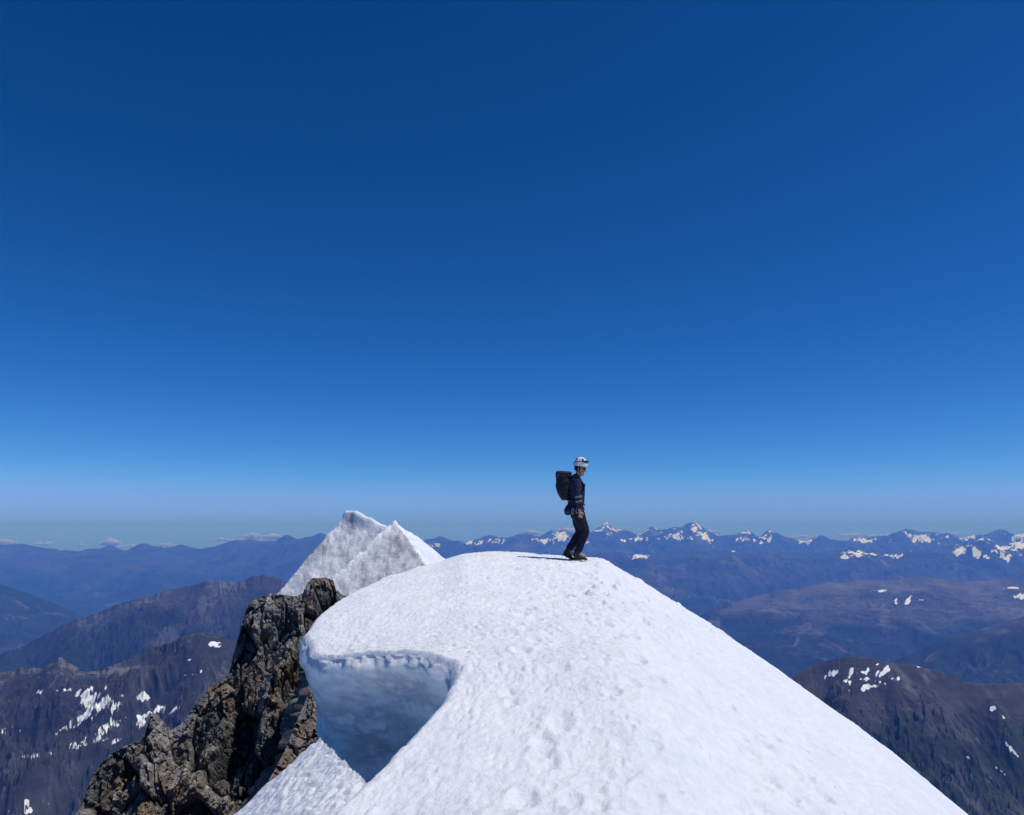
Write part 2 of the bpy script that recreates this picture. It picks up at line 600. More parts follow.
def build_mountains():
    far = [(-260, 549), (0, 545), (22, 544), (60, 550), (80, 551), (100, 548), (113, 545), (125, 551), (143, 543), (165, 548), (180, 545),
           (200, 549), (215, 546), (235, 540), (262, 540), (275, 541), (287, 534), (297, 540), (310, 536), (320, 533), (335, 538),
           (360, 545), (400, 546), (420, 541), (440, 536), (455, 541), (470, 540), (490, 535), (505, 539), (520, 533), (540, 536), (550, 531),
           (562, 530), (575, 534), (590, 532), (600, 527), (607, 523), (615, 529), (630, 531), (640, 534), (653, 527), (662, 530),
           (672, 527), (682, 525), (690, 522), (698, 525), (706, 530), (720, 536), (735, 534), (748, 531), (757, 535), (770, 530),
           (782, 536), (795, 539), (805, 541), (820, 535), (830, 539), (845, 540), (860, 538), (880, 537), (893, 533), (905, 530),
           (920, 530), (935, 533), (950, 534), (965, 538), (985, 533), (1000, 530), (1015, 534), (1024, 533), (1280, 535)]
    lf = [p for p in far if p[0] <= 360] + [(420, 552)]
    rf = [(330, 556), (380, 550)] + [p for p in far if p[0] >= 400]
    mountain("far_mountains", "hazy blue mountain range along the left horizon", lf, 39000, 15000, 6000, -2700, M_FAR, 11, rows=240,
             erode=.16, ecell=3500, rough=.3, streaks=.25, jag=1.1, snow=None, veg=(-1500, -2000))
    mountain("snowy_mountains", "far snow-streaked peaks along the right horizon", rf, 46000, 13000, 4500, -2600, M_FAR, 23, rows=300,
             erode=.24, ecell=2600, jag=1.9, rough=.42, snow=(-1000, 250, 1.08, .10, .25, 1.25), veg=(-1500, -2000),
             patches=[(672, 537, 9, 2.2, 8), (695, 529, 5, 3.5, -30), (703, 536, 7, 3, -30), (686, 538, 6, 2, 0), (659, 539, 4, 2, 0), (622, 541, 5, 1.2, 0), (640, 539, 6, 2, 0), (766, 539, 7, 3, 0), (803, 541, 6, 3, 0), (745, 539, 10, 2, 0), (866, 540, 14, 2, 0),
                      (925, 539, 14, 3.5, 0), (968, 537, 9, 3, 0), (1020, 536, 8, 5, 0), (545, 541, 10, 2, 0), (560, 536, 8, 4, 0), (497, 541, 8, 2, 0), (470, 543, 7, 2, 0), (437, 545, 5, 1.5, 0), (580, 543, 8, 2, 10)])
    mountain("ridge_mountains", "hazy brown ridges with snow patches below the right skyline",
             [(380, 575), (440, 560), (500, 556), (560, 555), (620, 553), (660, 556), (700, 549), (760, 552), (800, 556), (850, 548), (880, 552),
              (930, 549), (960, 545), (976, 540), (985, 537), (994, 541), (1000, 545), (1024, 542), (1280, 545)], 32000, 11000, 6000, -2600, M_FAR, 37, rows=260, erode=.22, ecell=2400,
             jag=2.2, rough=.4, snow=(-1500, -450, 1.22, .10, .25, 1.3), veg=(-1700, -2200), gpow=1.25,
             patches=[(857, 554, 9, 3.5, 0), (845, 557, 5, 2, 0), (873, 554, 4, 2, 0), (891, 556, 8, 1.5, 0), (962, 551, 9, 3, 18), (975, 553, 6, 3, -25), (1000, 549, 7, 3, 20), (1008, 558, 8, 2.5, 15), (1020, 547, 6, 4, 0), (985, 557, 4, 2, 0), (640, 556, 7, 2, 0)])
    mountain("plateau_mountain", "hazy brown plateau mountain above the right hand valley",
             [(540, 690), (620, 652), (680, 622), (730, 603), (780, 590), (830, 583), (870, 580), (900, 579), (920, 576), (940, 578), (960, 582), (1000, 579),
              (1040, 582), (1280, 586)], 18500, 7000, 6000, -2600, M_PLATEAU, 41, rows=260, erode=.14, ecell=1900, jag=1.3,
             snow=None, veg=(-1600, -2000), gpow=1.3, scree=(-.55, -.2, .5),
             patches=[(908, 600, 5, 1.6, 50), (896, 603, 3, 1.4, 60), (883, 591, 4, 1, 0), (1022, 596, 5, 2, 0), (1012, 588, 7, 1, 0), (920, 600, 3, 1, 0)])
    mountain("spur_mountain", "dark forested spur running down to the right hand valley",
             [(760, 745), (820, 702), (880, 668), (940, 641), (1000, 623), (1040, 612), (1280, 592)], 11500, 4200, 4000, -2600, M_MID, 53, rows=200,
             erode=.14, ecell=1100, jag=1.2, veg=(-1250, -1650), gpow=1.2)
    mountain("dome_mountain", "rounded brown mountain with a few snow patches at lower right",
             [(640, 840), (700, 770), (760, 705), (790, 681), (803, 670), (820, 662), (845, 657), (868, 657), (888, 663), (915, 665), (945, 674), (970, 683), (1000, 684),
              (1024, 682), (1280, 700)], 4600, 1900, 1600, -2300, M_DOME, 61, rows=340, step=1.0, erode=.085, ecell=520, egain=.5, jag=1.0, rough=.10,
             snow=None, veg=(-930, -1120), gpow=1.0, scree=(-.75, -.35, .35),
             patches=[(834, 673, 8, 2.2, 15), (857, 672, 6, 3.5, 0), (884, 671, 9, 3, 28), (893, 679, 4, 2, 0), (868, 687, 9, 1.8, 10), (846, 681, 5, 1.3, -20), (880, 682, 6, 1.2, -15), (862, 679, 5, 1.2, 0), (993, 709, 5, 2.5, 0), (1000, 714, 5, 1.2, -40),
                      (920, 667, 2.5, 1, 0), (878, 664, 3, 1, 20), (1012, 750, 9, 1.0, -50), (1000, 770, 7, .9, -40), (968, 757, 6, .8, -30)])
    # left side
    mountain("hill", "hazy blue wooded hill at the left edge", [(-280, 552), (-120, 566), (-40, 576), (0, 584), (22, 591), (50, 602), (75, 612), (100, 628), (150, 665)],
             17500, 5200, 4000, -2600, M_MID, 71, rows=160, erode=.12, ecell=1700, jag=.6, veg=(-800, -1100))
    mountain("blue_mountain", "long dark blue mountain ridge rising to the right behind the cliff",
             [(-280, 765), (-100, 690), (0, 655), (40, 638), (72, 620), (95, 613), (130, 601), (160, 592), (190, 586), (215, 579), (235, 583), (250, 577), (262, 573), (275, 577),
              (300, 588), (360, 606), (440, 640)], [(-280, 9500), (100, 10500), (440, 12500)], 4600, 4000, -2500, M_MID, 83, rows=360, step=1.0, rough=.42, streaks=.4, erode=.27, ecell=1100, octs=5, egain=.5,
             jag=2.4, snow=None, veg=(-900, -1500), gpow=1.2, scree=(-.7, -.3, .7))
    mountain("rocky_mountain", "grey rocky mountainside with long snow patches at lower left",
             [(-280, 690), (-100, 678), (0, 673), (20, 668), (42, 668), (60, 657), (72, 664), (85, 672), (100, 671), (120, 662), (140, 654), (170, 641), (200, 632), (225, 637),
              (260, 650), (310, 672)], 4700, 1900, 1500, -1650, M_NEAR, 97, rows=420, step=1.0, erode=.14, ecell=600, octs=5, egain=.5, jag=1.6, rough=.46,
             snow=None, veg=(-1900, -2300), gpow=.9, scree=(-.62, -.30, 1.0), pnoise=.8,
             patches=[(40, 692, 2.5, 2, 0), (58, 691, 2, 1.6, 0), (65, 691, 2, 1.6, 0), (88, 697, 13, 7, -20), (100, 703, 12, 5, 35), (96, 711, 18, 2.6, 35), (115, 707, 9, 1.6, 40), (84, 716, 10, 3, 25), (64, 728, 13, 1.6, 28), (96, 733, 17, 3, 33), (108, 730, 14, 1.8, 38),
                      (84, 745, 14, 2.2, 15), (34, 756, 9, 1.8, 6), (52, 751, 3, 1.3, 20), (70, 746, 7, 1.2, 28), (146, 697, 8, 4.5, 10), (140, 718, 5, 9, 0), (160, 710, 8, 3.5, 10), (175, 709, 6, 1.3, 35), (186, 675, 5, 1.8, 5), (200, 673, 4, 1.6, 25), (215, 644, 5, 1.8, -10),
                      (190, 660, 3, 1, 0), (5, 730, 9, 2, 25), (20, 730, 2, 1.2, 0), (50, 803, 2, 1, 0), (26, 802, 4, 2, 10), (27, 812, 6, 1.8, 30), (10, 812, 3, 1.3, 0), (106, 688, 2, 2.5, 0), (118, 740, 4, 1, 30)])


# ------------------------------------------------------------------ the snow ridge we stand on
def build_ridge():
    bl = [(-1.35, -8.0, -2.1), (-1.25, 0.0, -1.76), (-1.15, 3.2, -1.72)] + [tuple(P(*q)) for q in (
        (318, 817, 4.8), (352, 783, 5.15), (385, 752, 5.5), (417, 719, 6.0), (440, 692, 6.45), (449, 674, 6.8), (449, 661, 7.05), (436, 655, 7.25), (410, 651, 7.45), (382, 651, 7.6),
        (350, 653, 7.72), (330, 656, 7.85), (314, 652, 8.05), (307, 641, 8.35), (306, 629, 8.9), (313, 616, 9.5), (333, 601, 10.4), (380, 579, 12.3), (440, 561, 14.8))]
    bl += [(-1.9, 17.0, -.95), (-2.2, 20.0, -2.0), (-2.6, 26.0, -5.5)]
    bl = np.array(bl)
    seg = np.r_[0, np.cumsum(np.linalg.norm(np.diff(bl, axis=0), axis=1))]
    dens = np.interp(np.linspace(0, seg[-1], 6000), seg, np.where((bl[:, 1] > 3) & (bl[:, 1] < 16), 1.0, .12))
    cs = np.cumsum(dens)
    R = 760
    sp = np.interp(np.linspace(cs[0], cs[-1], R), cs, np.linspace(0, seg[-1], 6000))
    L = np.stack([spline(seg, bl[:, k], sp) for k in range(3)], -1)
    # crumbly edge
    wob = fbm2(sp * 3.2, sp * 0 + 1.5, 5, 5)
    wall_zone = sstep(6.9, 7.3, L[:, 1]) * (1 - sstep(8.6, 9.6, L[:, 1]))
    L[:, 1] += wob * (.02 + .10 * wall_zone)
    L[:, 0] += fbm2(sp * 2.3, sp * 0 + 9.5, 5, 6) * (.03 + .03 * wall_zone)
    L[:, 1] = np.maximum.accumulate(L[:, 1] + np.arange(R) * 1e-6)

    def base(y):
        return spline([-8, 0, 3.2, 4.8, 6.2, 7.6, 9, 10.5, 12.5, 14.3, 15.6, 17, 20, 26], [-2.1, -1.74, -1.70, -1.62, -1.34, -1.12, -.98, -.82, -.62, -.485, -.45, -.60, -1.5, -5], y)

    def height(x, y):
        x0 = spline([-8, 4, 8, 14, 26], [.2, .2, .3, .9, .9], y)
        t = np.maximum(0, x - x0)
        tm = 4.6
        aa, n = .046, 2.25
        fl = np.where(t < tm, aa * t ** n, aa * tm ** n + (t - tm) * aa * n * tm ** (n - 1))
        lf = np.maximum(0, -x - .6)
        return base(y) - fl - .05 * lf ** 2

    # columns
    C_ = 900
    w = np.linspace(0, 1, C_)
    xr = 12.5
    X = L[:, :1] + (xr - L[:, :1]) * (w ** 1.15)[None, :]
    yr = L[:, 1] + 0.0
    Y = np.broadcast_to(L[:, 1:2], X.shape) + (smooth1(yr, 60) - yr)[:, None] * sstep(.02, .6, w)[None, :]
    Z = height(X, Y)
    # left edge height comes from the edge curve
    zl = height(L[:, 0], L[:, 1])
    Z = Z + ((L[:, 2] - zl)[:, None]) * np.exp(-((X - L[:, :1]) / .9) ** 2)
    # silhouette of the back and of the right flank
    sil = np.array([ray(*q) for q in ((440, 560), (465, 554), (490, 552), (530, 553), (580, 556.5), (603, 559.5), (612, 564), (624, 571), (632, 575), (650, 585), (700, 617), (750, 649),
                                       (795, 681), (850, 720), (900, 757), (970, 815), (1010, 850), (1090, 925))])
    for it in range(4):
        A = X / np.maximum(Y, .5)
        E = Z / np.maximum(Y, .5)
        ok = (Y > 3.0) & (Y < 19)
        bins = np.linspace(sil[0, 0], sil[-1, 0], 150)
        bi = np.clip(((A - bins[0]) / (bins[1] - bins[0])).round().astype(int), -1, 150)
        bi[bi > 149] = -1
        cur = np.full(150, -9.0)
        m = ok & (bi >= 0)
        np.maximum.at(cur, bi[m], E[m])
        d = np.interp(bins, sil[:, 0], sil[:, 1]) - cur
        d = np.where(cur < -5, 0, d)
        d = smooth1(d, 4 if it < 2 else 2)
        dd = np.interp(A, bins, d)
        wy = sstep(8, 12, Y) + (1 - sstep(8, 12, Y)) * sstep(.12, .3, A)
        Z = Z + np.where(Y > 1, Y * dd * wy, 0)
    # relief: wind crust, sun cups, lumps, tracks
    rel = .050 * fbm2(X / 1.3, Y / 1.3, 4, 21) + .020 * fbm2(X / .34, Y / .42, 4, 22, .6)
    cups = np.abs(vn2(X / .19 + .3 * vn2(X, Y, 4), Y / .24, 23))
    rel += .010 * (cups - .4) + .008 * fbm2(X / .45 + .3 * Y, Y / .07, 3, 27) + .013 * 1.25 * fbm2(X / .05, Y / .065, 3, 24, .7)
    rough = sstep(-.1, .5, fbm2(X / 1.7, Y / 2.4, 3, 25))
    rel += rough * .020 * fbm2(X / .15, Y / .17, 3, 26)
    rng = np.random.RandomState(4)
    dents = []

    def track(x0, y0, x1, y1, n, bend, r):
        for i in range(n):
            t = (i + rng.uniform(-.2, .2)) / n
            side = .12 if i % 2 else -.12
            dents.append((x0 + (x1 - x0) * t + math.sin(t * 3.1) * bend + side + rng.normal(0, .06), y0 + (y1 - y0) * t + rng.normal(0, .05), r * rng.uniform(.7, 1.2), rng.uniform(.012, .036)))
    track(.9, 4.2, 1.1, 14.0, 24, .35, .085)
    track(1.9, 4.4, 1.5, 13.0, 22, .2, .085)
    track(2.6, 4.6, 1.5, 12.0, 20, -.2, .085)
    track(.2, 4.4, .7, 13.5, 18, -.25, .08)
    track(1.4, 4.2, 2.4, 9.0, 13, .3, .09)
    for _ in range(110):
        dents.append((rng.uniform(-.2, 3.4), rng.uniform(4.2, 14), rng.uniform(.04, .09), rng.uniform(.010, .032)))
    for _ in range(60):
        dents.append((rng.uniform(-.9, 3.4), rng.uniform(4.2, 12), rng.uniform(.03, .07), -rng.uniform(.008, .025)))
    for _ in range(900):                                   # small pits and clods of the melting crust
        yy = 4.0 + 10.5 * rng.rand() ** 1.3
        dents.append((rng.uniform(-1.0, 4.2), yy, rng.uniform(.018, .042), rng.choice([1, 1, -1]) * rng.uniform(.006, .018)))
    for _ in range(70):                                     # lumps along the skyline right of the climber
        yy = rng.uniform(9.5, 15.5)
        dents.append((yy * rng.uniform(.10, .27), yy, rng.uniform(.04, .11), -rng.uniform(.01, .04)))
    yr_ = yr
    for (dx, dy, r, dep) in dents:
        i0, i1 = np.searchsorted(yr_, dy - .45), np.searchsorted(yr_, dy + .45)
        if i1 - i0 < 2:
            continue
        rr = ((X[i0:i1] - dx) ** 2 + ((Y[i0:i1] - dy) / 1.35) ** 2) / (r * r)
        m = rr < 5
        rm = rr[m]
        sub = rel[i0:i1]
        sub[m] += -dep * np.exp(-rm ** 2.2) + dep * .35 * np.exp(-((np.sqrt(rm) - 1.3) / .32) ** 2)
    edge = sstep(0, .25, X - L[:, :1])
    Z = Z + rel * (.45 + .55 * edge) * np.where(Y > 1.5, 1, .5)
    # rounded edge; crumbly snow lip over the wall
    de = X - L[:, :1]
    lipw = .12 - .05 * wall_zone[:, None]
    Z = Z - (.14 - .09 * wall_zone[:, None]) * np.clip(1 - de / lipw, 0, 1) ** 2 * (1 + .5 * fbm2(X * 5, Y * 5, 3, 33))
    # far extension of the right flank, down the mountain
    ext = np.array([.4, 1, 2, 4, 8, 16, 32, 64, 130, 260, 520, 1000])
    sl = np.clip((Z[:, -1] - Z[:, -60]) / (X[:, -1] - X[:, -60]), -1.1, -.6)
    sl = smooth1(sl, 40)
    Xe = X[:, -1:] + ext[None, :]
    Ye = np.broadcast_to(Y[:, -1:], Xe.shape) + ((Y[:, -1:] - 8) * ext[None, :] * .04)
    Ze = Z[:, -1:] + sl[:, None] * ext[None, :]
    # wall below the left edge
    nw = 150
    q = np.linspace(0, 1, nw + 1)[1:] ** 1.5
    depth = q * 14.0
    tan = np.gradient(smooth1(L[:, 0], 8)), np.gradient(smooth1(L[:, 1], 8))
    ln = np.hypot(*tan) + 1e-9
    nx, ny = tan[1] / ln, -tan[0] / ln                     # into the snow
    nx, ny = smooth1(nx, 10), smooth1(ny, 10)
    wz = wall_zone[:, None]
    inw = .05 + (np.interp(depth, [0, .08, .2, .5, .9, 1.4, 2.2, 14], [0, -.03, -.02, .10, .30, .52, .75, 3.0]))[None, :] * wz * (1.0) \
        + (np.interp(depth, [0, .2, .6, 1.2, 14], [0, .03, .06, .12, 1.8]))[None, :] * (1 - wz)
    inw = inw - .05
    Zw = Z[:, :1] - depth[None, :]
    arc = np.broadcast_to(sp[:, None], Zw.shape)
    nzw = .10 * fbm2(arc / .8, Zw / .5, 4, 41) + .035 * fbm2(arc / .25, Zw / .13, 4, 42)
    nzw = nzw + .04 * fbm2(arc * .5, Zw * 3.2 + .9 * vn2(arc * .8, Zw, 3) + .5 * arc, 4, 44)
    top = np.exp(-depth / .16)[None, :] * wz
    nzw = nzw * np.clip(depth / .12, 0, 1)[None, :] + top * .05 * fbm2(arc / .08, Zw / .07, 4, 43)
    Xw = X[:, :1] + nx[:, None] * (inw + nzw)
    Yw = Y[:, :1] + ny[:, None] * (inw + nzw)
    ice_edge = .06 + .07 * fbm2(arc / .22, Zw * 0 + 3, 4, 45)
    ice = sstep(0, .06, depth[None, :] - ice_edge)
    Xa = np.concatenate([Xw[:, ::-1], X, Xe], 1)
    Ya = np.concatenate([Yw[:, ::-1], Y, Ye], 1)
    Za = np.concatenate([Zw[:, ::-1], Z, Ze], 1)
    Ia = np.concatenate([ice[:, ::-1], np.zeros_like(X), np.zeros_like(Xe)], 1)
    grid_mesh("snow_ridge", Xa, Ya, Za, M_SNOW, {'ice': Ia}, label='white snow ridge with an undercut icy cornice, trodden by footprints')

    def sample(x, y):
        k = np.argmin((X - x) ** 2 + (Y - y) ** 2)
        return Z.reshape(-1)[k]
    return sample


def build_wedge():
    """lower snow slope below the cornice, falling away to the left"""
    A, B, Cc, D = P(320, 738, 7.7), P(362, 778, 6.1), P(232, 815, 7.35), P(322, 838, 4.9)
    n = 220
    s = np.linspace(0, 2.2, n)           # from the apex towards the lower left
    t = np.linspace(0, 1, 140)              # from the crest edge towards the ridge
    Sg, T = np.meshgrid(s, t, indexing='ij')
    u = Cc - A
    e0 = A[None, None, :] + Sg[..., None] * u
    v = (B - A) * 1.5
    v2 = (D - Cc) * 1.25
    p = e0 + T[..., None] * ((1 - np.clip(Sg, 0, 1))[..., None] * v + np.clip(Sg, 0, 1)[..., None] * v2)
    X, Y, Z = p[..., 0], p[..., 1], p[..., 2]
    lump = .030 * fbm2(X / .30, Y / .30, 4, 61, .6) + .030 * (np.abs(vn2(X / .11, Y / .13, 62)) - .35) + .012 * fbm2(X / .05, Y / .05, 2, 63)
    Z = Z + lump
    # drop behind the crest edge
    dz = np.array([14, 9, 5, 2.5, 1.2, .6, .3, .12, .04])
    out = np.array([-3.5, -2.4, -1.2, -.5, -.12, .0, .05, .05, .03])
    perp = np.array([-u[1], u[0], 0])
    perp = perp / np.linalg.norm(perp)
    if perp[0] > 0:
        perp = -perp
    wob = 1 + .3 * fbm2(s * 6, s * 0, 3, 7)
    Xs = X[:, :1] + (out * perp[0])[None, :] * wob[:, None]
    Ys = Y[:, :1] + (out * perp[1])[None, :] * wob[:, None]
    Zs = Z[:, :1] - dz[None, :]
    X = np.concatenate([Xs, X], 1)
    Y = np.concatenate([Ys, Y], 1)
    Z = np.concatenate([Zs, Z], 1)
    grid_mesh("snow_slope", X, Y, Z, M_SNOW, {'ice': np.zeros_like(X)}, flip=True, label='small sunlit snow slope below the cornice, half in shadow')


# ------------------------------------------------------------------ the neighbouring snow peak
def plane3(a, b, c):
    n = np.cross(b - a, c - a)
    n = n / np.linalg.norm(n)
    if n[2] < 0:
        n = -n
    return lambda X, Y: a[2] - (n[0] * (X - a[0]) + n[1] * (Y - a[1])) / n[2]


def build_peak():
    A1, A2 = P(348, 511.5, 150), P(388, 525, 147)
    AL = P(273, 598, 142)
    B1, BL, BR, BE = P(396, 521, 126), P(326, 588, 118), P(426, 563, 121), P(441, 556, 134)
    x = np.linspace(-62, 14, 430)
    y = np.linspace(70, 185, 470)
    X, Y = np.meshgrid(x, y)
    fA = plane3(A1, A2, AL)(X, Y)
    lA = plane3(A1, AL, AL + np.array((-1.0, 8, -9)))(X, Y)
    kA = plane3(A1, A2, A1 + np.array((6., 12, -7)))(X, Y)
    def smin(p, q, k):
        h = np.clip(.5 + .5 * (q - p) / k, 0, 1)
        return q * (1 - h) + p * h - k * h * (1 - h)
    a = smin(np.minimum(fA, lA), kA, 1.6)
    a = np.minimum(a, AL[2] + 5.0 * (X - AL[0]) + .8 * (Y - AL[1]))
    a = np.minimum(a, A2[2] + .4 - 1.5 * (X - A2[0]))
    fB = plane3(B1, BL, BR)(X, Y)
    lB = plane3(B1, BL, BL + np.array((-3.0, 4.0, -6.0)))(X, Y)
    rB = plane3(B1, BR, BE)(X, Y)
    b = smin(smin(fB, lB, .7), rB, 1.2)
    b = np.minimum(b, plane3(B1, BE, BE + np.array((3.0, 9, -8)))(X, Y))
    right_b = rB < np.minimum(fB, lB) + .05
    isb = b > a
    Z = np.maximum(a, b)
    # runnels down the faces, lumps, a lip along the crest
    run = fbm2((X + .7 * Z) / 1.5, (Z - .7 * X) / 3.2, 5, 71, .6)
    vert = Y * .5 + Z * .85
    lum = fbm2(X / .9, vert / .8, 5, 72, .65)
    face = np.where(isb & right_b, .3, .8)
    Z = Z + face * (.22 * run + .44 * lum) + .5 * fbm2(X / 6, Y / 6, 3, 73) + .55 * fbm2(X / 2.6, vert / 2.6, 3, 74)
    crest = np.exp(-((fA - kA + .5) / 1.3) ** 2) * (~isb) * sstep(-37, -31, X) * (1 - .5 * sstep(-31, -24, X))
    Z = Z + crest * (.85 + .15 * fbm2(X / 2.5, Y / 2.5, 2, 74))
    dirt_shade = np.where(isb & right_b, 0.0, np.where(isb, .62, .30) + .45 * sstep(-.1, .4, fbm2(X / 4, vert / 4, 4, 75)))  # dirt plus shade put into the colour: front faces greyed, sunlit right face clean
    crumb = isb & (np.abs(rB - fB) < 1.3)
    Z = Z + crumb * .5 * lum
    dirt_shade = np.where(crumb & ~right_b, 1.0, dirt_shade)
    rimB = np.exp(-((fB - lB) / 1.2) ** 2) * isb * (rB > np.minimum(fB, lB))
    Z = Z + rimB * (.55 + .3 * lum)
    dirt_shade = dirt_shade * (1 - .9 * rimB) * (1 - .9 * np.clip(crest, 0, 1))  # rim and crest stay pale, painting their sunlit edges
    Z = np.maximum(Z, -70)
    hang = np.clip(crest, 0, 1) * (.75 + .6 * fbm2(X / 3.0, Y * 0, 2, 76)) * sstep(-36, -31, X) * (1 - .75 * sstep(-31, -24, X))
    Y = Y - hang
    X = X - .3 * hang
    grid_mesh("snow_peak", X, Y, Z, M_PEAK, {'dirt_shade': dirt_shade}, label='pointed snow peak beyond the ridge, front faces greyed by dirt and painted shade')
    # snowy saddle between the ridge and the peak
    y = np.linspace(22, 118, 260)
    w = np.linspace(-1, 1, 220)
    W, Y = np.meshgrid(w, y)
    xc = spline([20, 34, 46, 58, 90, 118], [-2.5, -6.0, -9.6, -12.0, -17.5, -22], Y)
    zc = spline([20, 34, 42, 46, 56, 62, 80, 118], [-4, -6.5, -4.6, -3.75, -4.3, -5.2, -7, -10], Y)  # hidden hump added to the crest, to cast the shadow band on the cliff
    X = xc + np.where(W < 0, W * 7.0, W * 60)
    X0 = X
    Z = zc - np.where(W < 0, 2.6, .85) * np.abs(X - xc) + .3 * fbm2(X / 3, Y / 3, 4, 81) * np.clip(np.abs(W) * 10, .15, 1)
    rk = sstep(.05, .2, -W)                              # broken rock under the snow on the left side
    hS, pS, eS = facets(X0 / 1.4, Y / 1.6, Z / 2.6, 900)
    hT, pT, eT = facets(X0 / .5, Y / .55, Z / .8, 930)
    X = X - rk * (1.6 * (hS - .5) + 1.0 * pS + .6 * (hT - .5) + .4 * pT)
    Y = Y - rk * (.8 * (hS - .5) + .5 * pS)
    sad = grid_mesh("snow_saddle", X, Y, Z, M_PEAK, {'dirt_shade': np.where(W < 0, .6, .1), 'block': .5 + .3 * fbm2(X / 1.5, Z / 2.5, 3, 85), 'tone': .5 + .4 * fbm2(X / 2.5, Z / 2.5, 3, 86), 'snow': np.zeros_like(X)}, label='snow saddle joining the ridge to the next peak, its hidden crest shaped to shade the cliff')
    sad.data.materials.append(M_ROCK)
    sad.data.update()
    sad.data.polygons.foreach_set('material_index', (W[:-1, :-1] < -.16 + .08 * fbm2(Y[:-1, :-1] / 2, W[:-1, :-1] * 0, 3, 87)).astype(np.int32).ravel())
    sad.data.update()


# ------------------------------------------------------------------ the rock spur
def facets(x, y, z, k):
    """for the nearest of jittered cells: its hash, and a plane of its own through its centre; f2 - f1"""
    ix, iy, iz = np.floor(x), np.floor(y), np.floor(z)
    f1 = np.full(x.shape, 9.0)
    f2 = np.full(x.shape, 9.0)
    h1 = np.zeros(x.shape)
    pl = np.zeros(x.shape)
    for i in (-1, 0, 1):
        for j in (-1, 0, 1):
            for l in (-1, 0, 1):
                cx, cy, cz = ix + i, iy + j, iz + l
                dx, dy, dz = x - cx - hash3(cx, cy, cz, k), y - cy - hash3(cx, cy, cz, k + 1), z - cz - hash3(cx, cy, cz, k + 2)
                d = np.maximum(np.abs(dx) + .25 * np.abs(dz), np.maximum(np.abs(dy), np.abs(dz)))
                h = hash3(cx, cy, cz, k + 3)
                p = dx * (hash3(cx, cy, cz, k + 4) - .5) * 2 + dz * (hash3(cx, cy, cz, k + 5) - .35) * 1.6
                near = d < f1
                f2 = np.where(near, f1, np.minimum(f2, d))
                h1 = np.where(near, h, h1)
                pl = np.where(near, p, pl)
                f1 = np.where(near, d, f1)
    return h1, pl, f2 - f1


